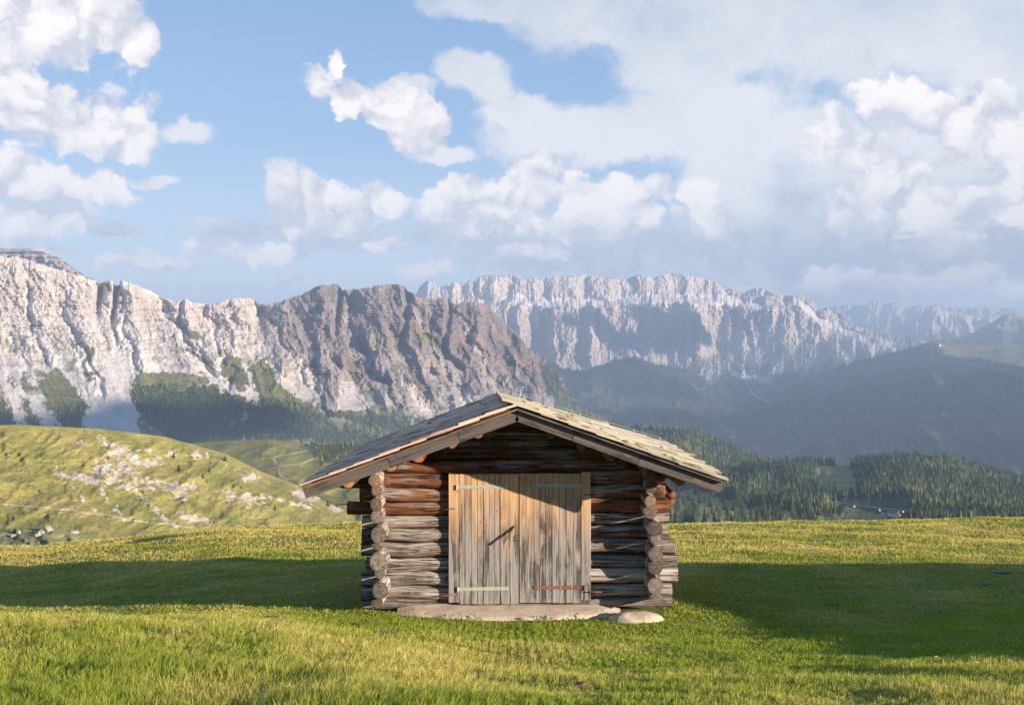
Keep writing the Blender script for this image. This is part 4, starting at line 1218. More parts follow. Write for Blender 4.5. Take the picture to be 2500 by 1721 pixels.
# side walls: their ends stand out in front as two columns
LE = [(915, 1172, 16, .2), (918, 1199, 14, .35), (919, 1230, 15, .15), (919, 1262, 15.5, 0), (926, 1303, 19.5, 0), (918, 1331, 12, 0), (924, 1370, 22, 0), (926, 1402, 13, 0), (929, 1438, 20.5, 0), (920, 1473, 15, .15)]
RE = [(1590, 1162, 14, .2), (1592, 1192, 15, .2), (1587, 1221, 15, .3), (1589, 1252, 18.5, .15), (1597, 1287, 20, 0), (1602, 1317, 15.5, 0), (1600, 1350, 19, .1), (1601, 1388, 18.5, 0), (1598.5, 1426, 19.5, 0), (1603, 1462, 16, .1)]
for lst, dd in ((LE, 12.78), (RE, 12.74)):
    SE = F / dd
    for k, (px, py, r, w) in enumerate(lst):
        mb = MB()
        jit = [.0, .05, -.03, .04, -.05, .03, -.02, .05, -.04, .02][k]
        x, z = (px - CX) / SE, EYE - (py - HY) / SE
        h_ = r / SE
        zt = z + h_ if k == 0 else EYE - ((lst[k - 1][1] * r + py * lst[k - 1][2]) / (r + lst[k - 1][2]) - HY) / SE
        zb = z - h_ if k == len(lst) - 1 else EYE - ((lst[k + 1][1] * r + py * lst[k + 1][2]) / (r + lst[k + 1][2]) - HY) / SE
        fl_ = min(1.2, max(1.0, (zt - zb) / 2 * 1.08 / h_))
        log(mb, (x, dd + jit, (z + (zt + zb) / 2) / 2), (x + .02 * math.sin(k * 2.1), 16.55, (zt + zb) / 2), h_, 131 + k * 3.1 + (37 if lst is RE else 0), .15, endwx=w, lump=.06, k=80, flat=fl_)
        mb.build("log", [M_LOG, M_END], hut, True, HUT0)
for k in range(11):
    mb = MB()
    log(mb, (-2.0, 16.3, .08 + k * .172), (2.08, 16.3, .08 + k * .172), .09, 171 + k * 2.9, .3, n=12, k=30)
    mb.build("log", [M_LOG, M_END], hut, True, HUT0)
for k in range(4):
    mb = MB()
    hw = 1.75 - k * .47
    log(mb, (-hw - .05, 16.3, 1.97 + k * .172), (hw, 16.3, 1.97 + k * .172), .09, 211 + k * 2.9, .3, n=12, k=20)
    mb.build("gable_log", [M_LOG, M_END], hut, True, HUT0)
# a short plate log under the eaves at the left, and its mate on the right
mb = MB()
log(mb, (wx_(822), WD - .12, wz_(1172)), (wx_(935), WD - .10, wz_(1172)), .085, 231, .9)
mb.build("plate_log", [M_LOG, M_END], hut, True, HUT0)
mb = MB()
log(mb, (wx_(1590), WD + .02, wz_(1158)), (wx_(1659), WD + .02, wz_(1160)), .075, 237, .6)
mb.build("plate_log", [M_LOG, M_END], hut, True, HUT0)
for nm, (x0, x1, y0, y1, z0, z1) in (("gap_backing", (-1.70, wx_(1100), WD + .10, WD + .13, 0, 1.75)), ("gap_backing", (wx_(1438), 1.78, WD + .10, WD + .13, 0, 1.75)),  # unseen dark boards added behind the logs to stop light showing through gaps
                                     ("gap_backing", (-1.66, -1.63, WD + .14, 16.2, 0, 1.75)), ("gap_backing", (1.70, 1.73, WD + .14, 16.2, 0, 1.75)), ("gap_backing", (-1.62, 1.69, 16.17, 16.2, 0, 1.75))):
    mb = MB()
    V = box8(x0, x1, y0, y1, z0, z1)
    mb.add(V, BOXF, 0, grain=V[:, [0, 2, 1]], wx=np.full(8, .3))
    mb.build(nm, M_BARGE, hut, False, HUT0)
# purlins under the roof, their ends showing below the barge boards
PUR = [(1167, 1058, 13), (1104, 1083, 13), (1021, 1112, 17), (955, 1138, 15), (850, 1176, 15), (1345, 1060, 13), (1420, 1088, 13), (1490, 1112, 14), (1575, 1140, 14), (1660, 1172, 14)]
for k, (px, py, r) in enumerate(PUR):
    SE = F / 12.4
    x, z = (px - CX) / SE, EYE - (py - HY) / SE
    mb = MB()
    log(mb, (x, 12.4, z), (x, 16.6, z - .01 + .004 * k), r / SE, 251 + k * 2.7, .9, n=16, k=24, endwx=1.0)
    mb.build("purlin", [M_LOG, M_END], hut, True, HUT0)

# the roof: two uneven slopes of split shingles in overlapping courses
RF, RB = 12.08, 16.7


def rp(px, py, d):
    return P(px, py, d)


SL_L = (rp(1256, 995, RF), rp(1219, 963, RB), rp(738, 1189, RF), rp(903, 1085, RB))          # ridge front, ridge back, eave front, eave back
SL_R = (rp(1232, 982, RF), rp(1216, 961, RB), rp(1765, 1174, RF), rp(1634, 1088, RB))


def slope_pt(S, u, v, h=0.0):
    """u down the slope, v from front to back."""
    a = S[0] + (S[1] - S[0]) * v
    b = S[2] + (S[3] - S[2]) * v
    sag = -.025 * math.sin(math.pi * u) * math.sin(math.pi * v)
    return a + (b - a) * u + np.array([0, 0, h + sag])


roof = empty("roof", (0, 0, 2.2))
roof.parent = hut


def shingles(S, seed):
    r = random.Random(seed)
    mb = MB()
    n = 8
    for c in range(n):
        u1 = (c + 1) / n * 1.008
        u0 = max(u1 - 1.7 / n, -.012)
        v = -.012
        while v < 1.0:
            w = r.uniform(.016, .038)
            v1 = min(v + w, 1.012)
            e = r.uniform(-.02, .024)
            lift = r.uniform(.0, .010)
            th = r.uniform(.014, .028)
            if r.random() < .03:
                lift += .02
                e += .02
            pa, pb = slope_pt(S, u0, v + .0007, .012), slope_pt(S, u0, v1 - .0007, .012)
            pc, pd = slope_pt(S, u1 + e, v + .0007 + r.uniform(-.001, .001), .030 + lift), slope_pt(S, u1 + e, v1 - .0007, .030 + lift * r.uniform(.4, 1.4))
            up = np.array([0, 0, th])
            V = np.array([pa, pb, pc, pd, pa + up, pb + up, pc + up, pd + up])
            Fq = np.array([[0, 1, 3, 2], [4, 6, 7, 5], [0, 2, 6, 4], [1, 5, 7, 3], [2, 3, 7, 6], [0, 4, 5, 1]])
            s_ = r.random() * 40
            Ls = np.linalg.norm(pc - pa)
            cw = np.linalg.norm(pb - pa)
            g = np.array([[0, 0], [0, cw], [Ls, 0], [Ls, cw]] * 2) + s_
            mb.add(V, Fq, 0, grain=np.concatenate([g, np.full((8, 1), s_)], 1), wx=np.full(8, r.random()))
            v = v1
    return mb


for S, sd_ in ((SL_L, 5), (SL_R, 9)):
    org = np.array(HUT0) + np.array([0, 0, 2.2])
    mb = shingles(S, sd_)
    rm = random.Random(sd_ + 4)
    for k in range(70 if sd_ == 9 else 26):                                   # moss cushions, most along the verge
        c = rm.choice([1, 2, 3, 4, 5, 6, 7]) / 8 - rm.uniform(-.02, .02)
        v = abs(rm.gauss(0, .02)) if rm.random() < .75 else rm.random()
        u = c + rm.uniform(-.035, .035)
        p = slope_pt(S, min(max(u, .01), .99), min(v, .98), .045)
        s_ = rm.uniform(.012, .032)
        V, Fs = blob(p, (s_ * 1.5, s_ * 1.2, s_ * .8), rm.randrange(50), 8, 6, .35)
        mb.add(V, Fs, 1)
    mb.build("shingles", [M_SHINGLE if sd_ == 9 else M_SHINGLE2, M_MOSS], roof, False, (0, 0, 2.2))
    # the boarded underside
    mb = MB()
    for q_ in range(12):
        v0, v1 = .004 + q_ / 12 * .99, .004 + (q_ + 1) / 12 * .99 - .004
        V = np.array([slope_pt(S, 0.02, v0, -.03), slope_pt(S, 0.02, v1, -.03), slope_pt(S, .985, v0, -.03), slope_pt(S, .985, v1, -.03)])
        V = np.concatenate([V, V + np.array([0, 0, .028])])
        L0 = np.linalg.norm(V[2] - V[0])
        mb.add(V, np.array([[0, 1, 3, 2], [4, 6, 7, 5], [0, 2, 6, 4], [1, 5, 7, 3], [2, 3, 7, 6], [0, 4, 5, 1]]), 0,
               grain=np.array([[0, 0, q_], [0, .3, q_], [L0, 0, q_], [L0, .3, q_]] * 2, float) + q_ * 1.3, wx=np.full(8, .7))
    mb.build("roof_boards", M_BARGE, roof, False, (0, 0, 2.2))
for ch in roof.children:
    ch.location = (0, 0, 0)
# shingle meshes were written relative to (0, 0, 2.2) of the world; the hut stands at y = 14.3
roof.location = (-HUT0[0], -HUT0[1], 2.2)
# barge boards along both front edges
for pts, sd_ in (([(1262, 1014), (1120, 1066), (950, 1128), (744, 1203)], 3), ([(1262, 1014), (1400, 1063), (1560, 1122), (1760, 1190)], 8)):
    mb = MB()
    for a, b_, k in zip(pts[:-1], pts[1:], range(3)):
        A, B = P(*a, RF + .05), P(*b_, RF + .05)
        ax = (B - A) / np.linalg.norm(B - A)
        az_ = np.cross(ax, Y_)
        az_ = az_ if az_[2] > 0 else -az_
        ln = np.linalg.norm(B - A) / 2
        plank(mb, (A + B) / 2, ax, az_, Y_, ln + .004, .070, .018, sd_ + k * .02, .1 if k else .25, .05, .005)
    mb.build("barge_board", M_BARGE, hut, False, HUT0)
    mb = MB()
    A, B = P(pts[0][0], pts[0][1] - 15, RF + .02), P(pts[-1][0] + (4 if pts[-1][0] > 1300 else -4), pts[-1][1] - 14, RF + .02)
    ax = (B - A) / np.linalg.norm(B - A)
    az_ = np.cross(ax, Y_)
    az_ = az_ if az_[2] > 0 else -az_
    plank(mb, (A + B) / 2, ax, Y_, az_, np.linalg.norm(B - A) / 2, .05, .010, sd_ + 4, .7 if sd_ == 3 else .1, .5 if sd_ == 3 else 0, .003)
    mb.build("verge_strip", M_BARGE, hut, False, HUT0)


# the double door
def dx(X):
    return wx_(1080 + X / 3.99)


def dz(Y):
    return wz_(1120 + Y / 3.99)


DF = WD - .10
for nm, bounds, ztop, zbot, y0 in (("door_leaf", [163, 222, 285, 342, 400, 455, 508, 564, 655, 744], 147, 1410, DF), ("door_leaf", [749, 815, 892, 948, 1002, 1068, 1134, 1205, 1275, 1346], 141, 1396, DF - .004)):
    org = np.array([dx(bounds[0]), y0, dz(zbot)])
    leaf = None
    mb = MB()
    rr = random.Random(bounds[0])
    for k in range(9):
        xa, xb = dx(bounds[k]), dx(bounds[k + 1])
        ja = rr.uniform(-.004, .004)
        z0, z1 = dz(zbot) + (ja if k % 3 == 0 else 0), dz(ztop) + rr.uniform(-.003, .003)
        gap = .007 if k % 3 == 0 else .0035
        plank(mb, ((xa + xb) / 2, y0 + rr.uniform(-.005, .005), (z0 + z1) / 2), Z_, X_, Y_, (z1 - z0) / 2, (xb - xa) / 2 - gap / 2, .016, bounds[0] * .01 + k * 1.37 + (rr.random() if k % 3 == 0 else 0),
              -.25 + rr.uniform(-.15, .15), 1.15 + rr.uniform(-.25, .15), .002)
    leaf = mb.build("door_leaf", M_DOOR, None, False, org)
    leaf.parent = hut
    leaf.location = org - np.array(HUT0)
    left = bounds[0] < 500
    for (xa, xb, ya, yb, mm) in ([(140, 625, 273, 268, M_IRONG), (150, 640, 1264, 1256, M_IRONG)] if left else [(875, 1366, 255, 257, M_IRONG), (890, 1382, 1246, 1248, M_RUST)]):
        A, B = np.array([dx(xa), y0 - .0195, dz(ya)]), np.array([dx(xb), y0 - .0195, dz(yb)])
        ax = (B - A) / np.linalg.norm(B - A)
        mb = MB()
        V, Fs = obox((A + B) / 2, ax, np.cross(Y_, ax), Y_, np.linalg.norm(B - A) / 2, .023, .003, .001)
        mb.add(V, Fs)
        hinge_end = A if left else B
        mb.add(*tube([hinge_end + np.array([0, -.012, -.035]), hinge_end + np.array([0, -.012, .03])], .012, 10))
        for f in (.08, .30, .52, .74, .96):
            c = A + (B - A) * f
            V, Fs = blob(c + np.array([0, -.004, 0]), (.009, .006, .009), 3, 10, 6, 0.02)
            mb.add(V, Fs, 1)
        mb.build("strap_hinge", [mm, M_WIRE], leaf, False, org)
    if left:
        mb = MB()
        a_ = np.array([dx(704), y0 - .012, dz(650)])
        b_ = np.array([dx(598), y0 - .125, dz(803)])
        ax = (b_ - a_) / np.linalg.norm(b_ - a_)
        s_ = np.cross(ax, Y_)
        s_ /= np.linalg.norm(s_)
        V, Fs = obox((a_ + b_) / 2, ax, s_, np.cross(ax, s_), np.linalg.norm(b_ - a_) / 2, .006, .018, .002)
        mb.add(V, Fs)
        mb.build("door_handle", M_DARKIRON, leaf, False, org)
        for (X, Y, r, nm_) in ((706, 757, .014, "keyhole"), (700, 790, .009, "bolt_head"), (733, 745, .006, "bolt_head"), (733, 785, .006, "bolt_head")):
            c = np.array([dx(X), y0 - .0165, dz(Y)])
            mb = MB()
            mb.add(*tube([c, c - Y_ * .003], r, 10))
            mb.build(nm_, M_DARKIRON, leaf, False, org)
for (xa, xb, ya, yb) in ((60, 160, 150, 1392), (1349, 1446, 126, 1370)):
    mb = MB()
    plank(mb, ((dx(xa) + dx(xb)) / 2, DF + .010, (dz(ya) + dz(yb)) / 2), Z_, X_, Y_, (dz(ya) - dz(yb)) / 2, (dx(xb) - dx(xa)) / 2 - .003, .03, xa * .013 + 2, -.35, 1.5, .003)
    mb.build("door_post", M_DOOR, hut, False, HUT0)
# dark boards behind the door leaves close the opening
mb = MB()
plank(mb, (dx(750), DF + .05, (dz(140) + dz(1420)) / 2), Z_, X_, Y_, (dz(140) - dz(1420)) / 2, (dx(1440) - dx(65)) / 2, .012, 77, 0, .5, 0)
mb.build("door_ledge", M_BARGE, hut, False, HUT0)
# iron hooks on the posts
for (X0, Y0, X1, Y1, mm) in ((-45, 490, 120, 478, M_DARKIRON), (-75, 1335, 130, 1312, M_RUST), (1376, 342, 1490, 342, M_DARKIRON), (1382, 1286, 1590, 1289, M_RUST)):
    mb = MB()
    mb.add(*tube([(dx(X0), DF - .05, dz(Y0)), (dx((X0 + X1) / 2), DF - .045, dz((Y0 + Y1) / 2 + 1)), (dx(X1), DF - .03, dz(Y1))], [.005, .007, .009], 7))
    mb.build("iron_hook", mm, hut, True, HUT0)
# two fresh poles kept under the right eaves
for (px, py, r, dd) in ((1643, 1206, 7.5, 13.3), (1641, 1224, 8, 13.3)):
    SE = F / dd
    x, z = (px - CX) / SE, EYE - (py - HY) / SE
    mb = MB()
    log(mb, (x, dd, z), (x - .02, 16.4, z + .1), r / SE, 301 + py, 1.3, n=14, k=20, endwx=1.0)
    mb.build("pole", [M_LOG, M_END], hut, True, HUT0)
# lightning wire over the roof
mb = MB()
vb = .93
pts = [slope_pt(SL_R, u, vb, .10) for u in np.linspace(.0, .93, 14)] + [slope_pt(SL_R, .965, vb, .07), slope_pt(SL_R, .99, vb, .0), slope_pt(SL_R, 1.0, vb, -.1)]
mb.add(*tube(pts, .0045, 5))
mb.build("lightning_wire", M_WIRE, hut, True, HUT0)
for u in (.02, .15, .31, .47, .62, .78, .93):
    mb = MB()
    mb.add(*tube([slope_pt(SL_R, u, vb, .03), slope_pt(SL_R, u, vb, .115)], .005, 5))
    mb.build("wire_holder", M_WIRE, hut, True, HUT0)
pts = [slope_pt(SL_L, u, .55, .06) for u in np.linspace(0.02, .92, 10)] + [slope_pt(SL_L, .96, .4, .11), slope_pt(SL_L, .99, .35, .07), slope_pt(SL_L, 1.0, .33, -.03)]
mb = MB()
mb.add(*tube(pts[9:], .0045, 5))
mb.build("lightning_wire", M_WIRE, hut, True, HUT0)
c = slope_pt(SL_R, .03, .86, 0)
mb = MB()
mb.add(*tube([c, c + np.array([-.005, 0, .2]), c + np.array([-.01, 0, .26])], .005, 5))
mb.build("lightning_rod", M_WIRE, hut, True, HUT0)
c = slope_pt(SL_R, .09, .55, 0)
mb = MB()
mb.add(*tube([c, c + np.array([.03, 0, .06]), c + np.array([.05, 0, .22])], .005, 5))
mb.build("lightning_rod", M_WIRE, hut, True, HUT0)
c = slope_pt(SL_R, .02, .5, .03)
mb = MB()
mb.add(*tube([c, c + np.array([-.05, -.2, -.02]), c + np.array([-.09, -.5, -.07])], .004, 5))
mb.build("lightning_wire", M_WIRE, hut, True, HUT0)
mb = MB()
A, B = P(775, 1208, 12.6), np.array([wx_(845), 13.12, wz_(1232)])
mb.add(*tube([A + (B - A) * f - np.array([0, 0, .05 * math.sin(math.pi * f)]) for f in np.linspace(0, 1, 9)], .006, 6))
mb.build("cable", M_DARKIRON, hut, True, HUT0)

# ------------------------------------------------------------------ doorstep and stone
n_ = 60
xs = np.linspace(-1.50, 1.42, n_)
prof = np.linspace(0, 1, 14)
mb = MB()
top = []
for f in prof:
    yv = 13.10 - f * (.62 * np.clip(np.sin((xs + 1.75) / 3.3 * math.pi), 0.12, 1) ** .45)
    zv = .058 - .045 * f - .16 * sstep(.72, 1.05, f) + .007 * fbm(xs * 5, xs * 0 + f * 4, 4, 501) - .05 * sstep(1.15, 1.6, np.abs(xs + .07))
    top.append(np.stack([xs, yv, zv], -1))
top = np.array(top)
bot = top[-1:] * 1.0
bot[..., 2] -= .25
G_ = np.concatenate([top, bot])
i, j = np.meshgrid(np.arange(14), np.arange(n_ - 1), indexing='ij')
q = np.stack([i * n_ + j, (i + 1) * n_ + j, (i + 1) * n_ + j + 1, i * n_ + j + 1], -1).reshape(-1, 4)
tag(mk("doorstep", G_.reshape(-1, 3), q, M_CONC, smooth=True), "long sandy concrete doorstep along the foot of the hut's door", "doorstep")
V, Fs = blob((1.57, 12.62, -.03), (.36, .27, .12), 8, 34, 18, .16, 1.1)
tag(mk("boulder", V, Fs, M_CONC, smooth=True), "rounded sandy boulder lying before the hut's right corner", "boulder")

# the shed that stands to the right, outside the picture, and throws its shadow over the grass
shed = empty("shed", (13.0, 10.5, 0), "board shed with a sloping roof standing on the grass right of the log hut", "shed")


def shed_part(name, V, Fs, m):
    mb = MB()
    V = np.asarray(V, float)
    mb.add(V, Fs, 0, grain=V[:, [2, 0, 1]], wx=np.full(len(V), .2))
    mb.build(name, m, shed, False, (13.0, 10.5, 0))


SH_Y = [3.9, 6.3, 8.7, 10.5, 12.5, 14.1]


def rz_(y):
    return float(EYE + .09 + np.interp(y, [3.9, 6.3, 8.7, 10.5, 14.1], [-.90, -1.47, -1.90, -1.84, -2.32]))


ysr = SH_Y
V = np.array([[x, y, rz_(y) + o] for y in ysr for x in (10.0, 15.6) for o in (-.19, 0)])
Fq = []
for k in range(5):
    a, b_ = k * 4, k * 4 + 4
    Fq += [[a + 1, b_ + 1, b_ + 3, a + 3], [a, a + 2, b_ + 2, b_], [a, b_, b_ + 1, a + 1], [a + 2, a + 3, b_ + 3, b_ + 2]]
Fq += [[0, 1, 3, 2], [20, 22, 23, 21]]
shed_part("roof", V, np.array(Fq), M_SHINGLE)
for (x0, x1, y0, y1) in ((10.15, 10.3, 7.0, 13.8), (15.2, 15.35, 7.0, 13.8), (10.31, 15.19, 7.0, 7.15), (10.31, 15.19, 13.65, 13.8)):
    V = box8(x0, x1, y0, y1, -1.2, 0)
    for v in V:
        v[2] = rz_(v[1]) - .195 if v[2] > -.5 else -1.2 + .9 * (v[1] < 8)
    shed_part("wall", V, BOXF, M_BARGE)
V = box8(10.11, 10.146, 8.0, 9.6, -.35, .9)
shed_part("door", V, BOXF, M_DOOR)

# ------------------------------------------------------------------ small things in the grass
SOILS = [(662, 1512, 58, "beside the hump left of the hut"), (757, 1571, 54, "left of the hut, the one a yellow flower stands near"), (937, 1552, 72, "just below the hut's left corner, the widest"), (987, 1584, 40, "below the widest one, small and thin"),
         (1073, 1631, 62, "in the middle foreground below the door's left post"), (1163, 1652, 70, "near the bottom below the left door leaf"), (1263, 1661, 46, "near the bottom below the gap of the door"), (1425, 1678, 60, "at the bottom right of the door's line")]
soil_c = []
for k, (px, py, w, where) in enumerate(SOILS):
    c = on_meadow(px, py)
    r = w / 2 / F * c[1]
    soil_c.append((c[0], c[1], r))
    V, Fs = blob((0, 0, 0), (r * 1.2, r * 1.05, .026), 20 + k, 22, 10, .35, 1.3)
    o = mk("soil_mound", V, Fs, M_SOIL, smooth=True)
    o.location = c + np.array([0, 0, .0])
    tag(o, "bare reddish soil mound " + where, "soil mound", "bare soil mounds in the grass")
for k, (px, py, w, lab) in enumerate([(2446, 1400, 48, "flat pale stone in the shaded grass at the right, the longer of two"), (2405, 1429, 16, "small pale stone in the shaded grass at the right, the shorter of two")]):
    c = on_meadow(px, py)
    r = w / 2 / F * c[1]
    V, Fs = blob((0, 0, 0), (r * .85, r * .4, .022), 60 + k, 20, 10, .3, 1.2)
    o = mk("stone", V, Fs, M_STONE, smooth=True)
    o.location = c + np.array([0, 0, .03])
    tag(o, lab, "stone", "pale stones in the shaded grass")
M_PETAL, _t, _b = mat("yellow_petals", 0.7, 0.2)
_b.inputs['Base Color'].default_value = (0.75, 0.50, 0.02, 1)
M_STEM, _t, _b = mat("green_stem", 0.8, 0.2)
_b.inputs['Base Color'].default_value = (0.07, 0.14, 0.025, 1)
for k, (px, py, lab) in enumerate([(802, 1586, "yellow flower in the grass left of the hut"), (1517, 1645, "yellow flower in the grass below the boulder"), (2283, 1645, "yellow flower below the tip of the shadow"),
                                   (2384, 1662, "yellow flower furthest to the right")]):
    c = on_meadow(px, py + 6)
    fl = empty("flower", c, lab, "flower", "yellow meadow flowers")
    mb = MB()
    mb.add(*tube([(0, 0, 0), (.01, 0, .06), (.012, -.005, .12)], .002, 5))
    mb.build("stem", M_STEM, fl)
    mb = MB()
    for a in range(9):
        th = a / 9 * 2 * math.pi
        d = np.array([math.cos(th), math.sin(th), 0])
        e = np.array([-d[1], d[0], 0]) * .006
        c0 = np.array([.012, -.005, .12])
        mb.add(np.array([c0, c0 + d * .009 - e + [0, 0, .005], c0 + d * .016 + [0, 0, .008], c0 + d * .012 + e + [0, 0, .006], c0 + d * .012 + [0, 0, .002]]), np.array([[0, 1, 2, 4], [0, 4, 2, 3]]))
    mb.build("blossom", M_PETAL, fl)

# ------------------------------------------------------------------ trees
def conifer(seed, tiers, nb, spread, ragged=.3, drop=.35):
    """Crown of a unit-high conifer: tiers of drooping sprays, each a small folded leaf of needles."""
    r = np.random.default_rng(seed)
    V, T, S = [], [], []
    n = 0
    for k in range(tiers):
        f = k / (tiers - 1)
        z = .10 + .88 * f
        rad = spread * (1 - f) ** .85 * (1 + r.uniform(-.1, .1)) + .012
        m = max(4, int(nb * (1 - .6 * f)))
        for a in range(m):
            if r.random() < .10:
                continue
            th = 2 * np.pi * (a + r.uniform(-.35, .35)) / m + k * 1.3
            L = rad * (1 + r.uniform(-ragged, ragged))
            w = L * r.uniform(.30, .50)
            d = np.array([np.cos(th), np.sin(th), 0])
            e = np.array([-d[1], d[0], 0])
            zz = z + r.uniform(-.02, .02)
            dz_ = drop * L * r.uniform(.6, 1.3)
            pts = [np.array([0, 0, zz + .03]), d * L * .55 + e * w * .6 + [0, 0, zz - dz_ * .35], d * L + [0, 0, zz - dz_], d * L * .55 - e * w * .6 + [0, 0, zz - dz_ * .35], d * L * .5 + [0, 0, zz + .02 - dz_ * .2]]
            V += pts
            T += [[n, n + 1, n + 4], [n + 1, n + 2, n + 4], [n + 2, n + 3, n + 4], [n + 3, n, n + 4]]
            s = r.uniform(.2, .7)
            S += [s * .7, s, s + .2, s, s + .1]
            n += 5
    for (z0, z1, rr) in ((.03, .62, .62), (.35, .9, .40)):
        b0 = n
        for a in range(7):
            th = a / 7 * 6.283 + r.uniform(-.3, .3)
            V.append(np.array([np.cos(th) * rr * spread, np.sin(th) * rr * spread, z0 + r.uniform(-.02, .05)]))
        V.append(np.array([0, 0, z1]))
        T += [[b0 + a, b0 + (a + 1) % 7, b0 + 7] for a in range(7)]
        S += [.15] * 8
        n += 8
    V += [np.array([.015, 0, .93]), np.array([-.008, .013, .93]), np.array([-.008, -.013, .93]), np.array([0, 0, 1.0])]
    T += [[n, n + 1, n + 3], [n + 1, n + 2, n + 3], [n + 2, n, n + 3]]
    S += [.5] * 4
    return np.array(V), np.array(T), np.array(S)


CON = [conifer(1, 13, 9, .20), conifer(2, 11, 8, .17), conifer(3, 12, 9, .24, .4), conifer(5, 8, 9, .34, .45, .15)]
TRUNK = tube([(0, 0, -.05), (0, 0, .15), (.004, 0, .5), (0, 0, .97)], [.028, .022, .013, .003], 6)
tree_src = {}


def tree(kind, pos, h, label, group, m=None, wide=1.0, cat="conifer"):
    key = (kind, (m or M_CONIFER).name)
    if key not in tree_src:
        o = bpy.data.objects.new("tree", None)
        COL.objects.link(o)
        V, T, S = CON[kind]
        mk("crown", V, T, m or M_CONIFER, o, False, {'shade': S})
        mk("trunk", TRUNK[0], TRUNK[1], M_BARK, o, True)
        tree_src[key] = o
    else:
        o = copy_tree(tree_src[key])
    o.name = "conifer_tree"
    o.location = pos
    o.rotation_euler = (0, 0, random.uniform(0, 6.28))
    o.scale = (h * wide, h * wide, h)
    return tag(o, label, cat, group)


LT = [(965, 1225, 40, 0, "pine on the grassy slope above the rubble field"), (992, 1302, 52, 3, "broad bushy dwarf pine right of the rubble field's top"), (1252, 1246, 42, 3, "full round pine at the top edge of the slope, the largest"),
      (1238, 1246, 30, 0, "small pine touching the largest pine on the slope"), (1162, 1306, 42, 0, "pine below the largest pine on the slope"), (1128, 1340, 44, 0, "narrow pine midway down the slope with a shadow to its left"),
      (1150, 1366, 26, 1, "small pine just below the narrow pine"), (601, 1237, 34, 0, "lone pine left of the rubble field's top"), (1480, 1302, 34, 3, "lone round pine beside the gravel path"),
      (1530, 1517, 42, 0, "lone pine low on the slope above the meadow edge"), (1298, 1390, 24, 3, "dwarf pine in the middle of the slope, left of a pair"), (1340, 1400, 22, 3, "dwarf pine in the middle of the slope, right of a pair"),
      (1170, 1262, 20, 0, "tiny pine between the path and the largest pine"), (1036, 1312, 14, 3, "tiny shrub pine right of the broad bushy dwarf pine"), (1840, 1437, 30, 0, "pine below the hut's left eave, first of a row of four"),
      (1885, 1452, 40, 0, "pine below the hut's left eave, second of a row of four"), (1917, 1452, 34, 1, "pine below the hut's left eave, third of a row of four"), (1938, 1456, 40, 0, "pine below the hut's left eave, last of a row of four"),
      (1822, 1494, 44, 3, "bushy pine near the dark cable, lowest of its cluster"), (1873, 1500, 28, 0, "small pine left of the protruding log"), (1256, 1482, 16, 3, "tiny shrub pine on the lower slope below the pair"), (1520, 1442, 14, 3, "tiny shrub pine above the lone low pine"),
      (1190, 1592, 20, 3, "tiny shrub pine at the meadow edge")]
for X, Y, h, kind, lab in LT:
    px, py = X / 2.28, 580 + Y / 2.28
    p, d = at_sheet(S_H1, px, py)
    hh = h / 2.28 / F * d
    tree(kind, p - np.array([0, 0, hh * .04]), hh, lab, "single pines on the pasture slope", wide=1.25 if kind != 3 else 1.1)
for px, py, h, lab in ((34, 1301, 14, "dark bush at the left end of the rocks on the knoll"), (77, 1304, 9, "low bush between the rocks on the knoll")):
    p, d = at_sheet(S_H0, px, py)
    hh = h / F * d
    tree(3, p, hh, lab, "bushes among the knoll rocks", wide=1.9, cat="bush")
for k, (px, py, w, h, lab) in enumerate([(32, 1310, 16, 8, "pale rock at the left end of the knoll"), (44, 1302, 14, 8, "pale rock beside the dark bush on the knoll"), (92, 1310, 16, 11, "low pale slab under the knoll's tallest rock"), (101, 1302, 15, 12, "pale block against the knoll's tallest rock"),
                                         (116, 1296, 22, 15, "tallest pale rock at the top of the knoll"), (177, 1299, 22, 6, "flat pale rock on the right shoulder of the knoll"), (55, 1332, 14, 6, "single pale rock low on the knoll's face")]):
    p, d = at_sheet(S_H0, px, py)
    r = w / 2 / F * d
    V, Fs = blob((0, 0, 0), (r, r * .8, h / F * d * .7), 80 + k, 16, 10, .5, 1.2)
    o = mk("rock", V, Fs, M_STONE)
    o.location = p
    tag(o, lab, "rock", "pale rocks on the knoll")


